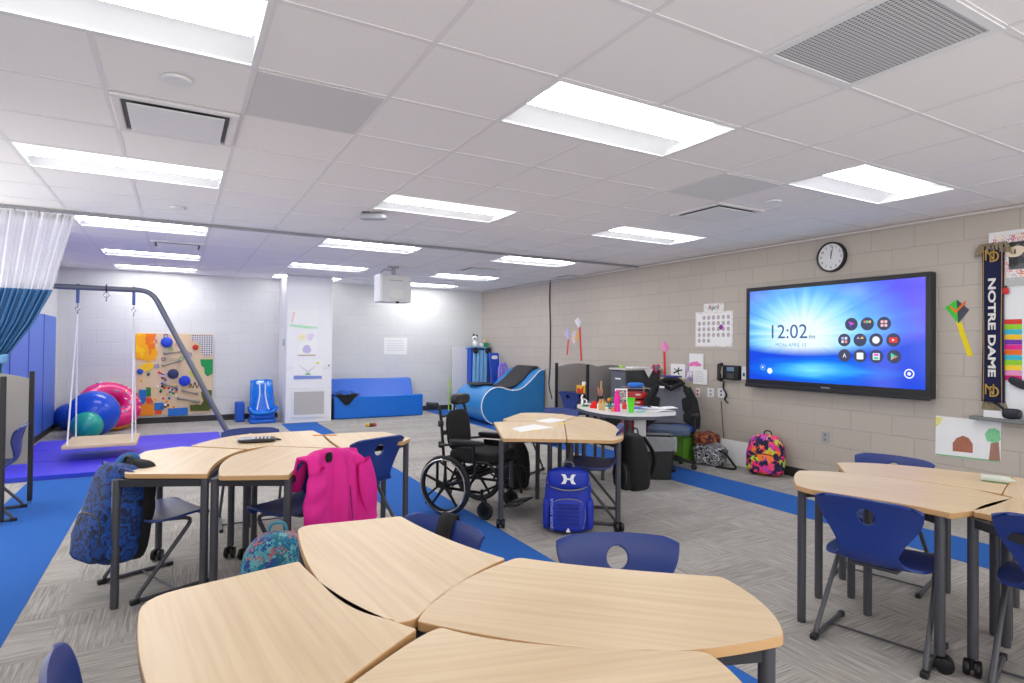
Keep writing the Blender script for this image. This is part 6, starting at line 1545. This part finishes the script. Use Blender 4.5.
mb().sup((-.045, 0, .25), (.022, .02, .04), .8, .8, 10, 8).obj('ear', BLKFAB, hd); mb().sup((.03, 0, .23), (.022, .02, .04), .8, .8, 10, 8).obj('ear', BLKFAB, hd); mb().sup((-.05, -.05, .18), (.02, .015, .018), .8, .8, 10, 8).obj('dark_patch', BLKFAB, hd)
t = thing('plush_toy', 'small green and tan toy beside the black and white plush', 'plush toy', (6.02, 11.88, 1.41)); mb().sup((0, 0, .05), (.06, .05, .05), .8, .8, 16, 10).obj('body', mat('leaf green plush', (50, 150, 90), .9), t); mb().sup((-.02, 0, .13), (.045, .04, .04), .8, .8, 16, 10).obj('head', mat('tan plush', (226, 190, 150), .9), t)
tag(mb().sup((5.89, 11.86, 1.45), (.05, .05, .04), .7, .8, 16, 10).obj('folded_towel', PAPER), 'small white folded towel between the two plush toys', 'towel')
# blue bath seat
t = thing('bath_seat', 'bright blue moulded support seat standing against the back wall', 'support seat', (1.36, 11.72, 0))
SEATB = pattern_mat('glossy azure with glints', [(16, 120, 226), (20, 126, 232), (14, 112, 216)], 5, .12, 'noise')
def bs(u, v):
    s = 2 * u - 1; w_ = .175 + .04 * (1 - v)
    if v < .28: k = v / .28; return (s * (w_ + .02), -.22 + .24 * k, .20 - .06 * math.sin(PI * k) + .10 * abs(s) ** 4)
    k = (v - .28) / .72; return (s * w_, .02 + .16 * k - .05 * abs(s) ** 3 - .03 * math.sin(PI * k), .20 + .56 * k)
mb().grid(bs, 20, 26).obj('seat_shell', SEATB, t, solid=.05)
b = mb(); b.box(-.22, .22, -.24, .22, .0, .07); b.obj('base', mat('azure base', (16, 96, 200), .4), t, bevel=.02)
mb().box(-.2, .2, -.16, .14, .07, .17).obj('riser', mat('azure base', (16, 96, 200), .4), t, bevel=.02)
for s in (-1, 1): mb().tube([(s * .05, -.02, .72), (s * .045, -.03, .50), (s * .08, -.08, .32), (s * .10, -.14, .24)], .012, 6, fillet=.05).obj('strap', mat('white glint paint', (226, 232, 240), .3), t)  # white tubes stand in for wiggly glints on the glossy seat
tag(mb().box(.93, 1.08, 11.85, 12.1, 0, .36).obj('blue_box', mat('blue bin', (20, 86, 190), .5), bevel=.02), 'small blue bin left of the bright blue support seat', 'bin')
# projector
zc = 9.0
xa, za = WY(381, 274, zc); xb, zb = WY(411, 303, zc)
t = thing('projector', 'white projector unit hanging from the ceiling near the back', 'projector', ((xa + xb) / 2, zc, 0))
w_ = (xb - xa) / 2
mb().box(-w_, w_, 0, .30, zb, za).obj('casing', mat('light grey casing', (208, 208, 208), .45, var=.02), t, bevel=.015)
mb().box(-w_ - .012, -w_ + .03, -.012, .31, zb + .01, za + .01).obj('side_cap', WHITE, t, bevel=.006)
mb().box(-w_ * .45, w_ * .45, -.004, 0, za - .09, za - .08).obj('slot', mat('slot grey', (150, 150, 152), .5), t, smooth=False); mb().sup((0, 0, (za + zb) / 2 - .08), (w_ * .5, .012, .08), .5, .6, 20, 10).obj('bulge', mat('warm white casing', (214, 213, 208), .4), t)
mb().cyl((0, .15, za - .01), .035, ZC - .02 - za + .01, 14).obj('mount_pole', mat('mount grey', (170, 170, 176), .4), t); mb().cyl((0, .15, ZC - .022), .09, .02, 20).obj('mount_plate', mat('mount grey', (170, 170, 176), .4), t)
mb().tube([(0, .13, ZC - .07), (-w_ * .75, .1, ZC - .065), (-w_ * .95, .1, za)], .011, 8, fillet=.06).obj('cable', mat('mount grey', (170, 170, 176), .4), t); mb().sup((.02, -.01, zb), (.03, .02, .016), .7, .8, 12, 8).obj('lens_window', BLACK, t)

# more supplies on the table
def gluebottle(t, c_, c2):
    mb().lathe([(0, 0), (.017, 0), (.019, .05), (.008, .07), (0, .07)], (0, 0, 0), 14).obj('bottle_body', mat('glue %s' % str(c_), c_, .4), t)
    mb().lathe([(0, .07), (.008, .07), (.002, .095), (0, .095)], (0, 0, 0), 10).obj('nozzle', mat('noz %s' % str(c2), c2, .4), t)
small('glue_bottle', 'white glue bottle with an orange nozzle between the felt pouch and the crayons', 'bottle', 598.5, 409, lambda t: gluebottle(t, (236, 236, 232), (240, 120, 30)))
small('glue_bottle', 'yellow glue bottle with a blue nozzle behind the crayon box', 'bottle', 604.5, 406.5, lambda t: gluebottle(t, (240, 200, 60), (30, 90, 200)))
small('paint_pot', 'small orange paint pot beside the teal tray', 'pot', 613, 411.5, lambda t: mb().lathe([(0, 0), (.02, 0), (.022, .045), (.018, .05), (0, .05)], (0, 0, 0), 14).obj('pot_body', mat('pot orange', (240, 130, 40), .4), t))
small('paint_pot', 'small white paint pot in front of the crayon box', 'pot', 606.5, 412, lambda t: mb().lathe([(0, 0), (.02, 0), (.022, .05), (.018, .055), (0, .055)], (0, 0, 0), 14).obj('pot_body', mat('pot white', (230, 220, 200), .4), t))
small('tape_roll', 'black and white roll lying behind the block toy', 'tape', 589.5, 404, lambda t: mb().ring((0, 0, .016), .032, .015, 'z', 22, 8).obj('roll', mat('striped roll', (90, 90, 96), .5, var=.5, scale=60), t))
small('toy_figure', 'tall white toy figure at the left tip of the supply table', 'toy', 582, 405, lambda t: mb().tube([(0, 0, 0), (.005, 0, .06), (-.01, 0, .1), (.01, 0, .12)], [.018, .014, .01, .012], 10).obj('figure_body', PAPER, t))
b = mb()
t = thing('wooden_ruler', 'tall wooden ruler standing in the black pencil cup', 'ruler', (base.x - .004, base.y + .004, base.z + .011))
mb(Matrix.Rotation(.10, 4, 'Y')).box(-.011, .011, -.0015, .0015, 0, .27).obj('ruler_body', mat('ruler wood', (200, 160, 100), .6), t, smooth=False)
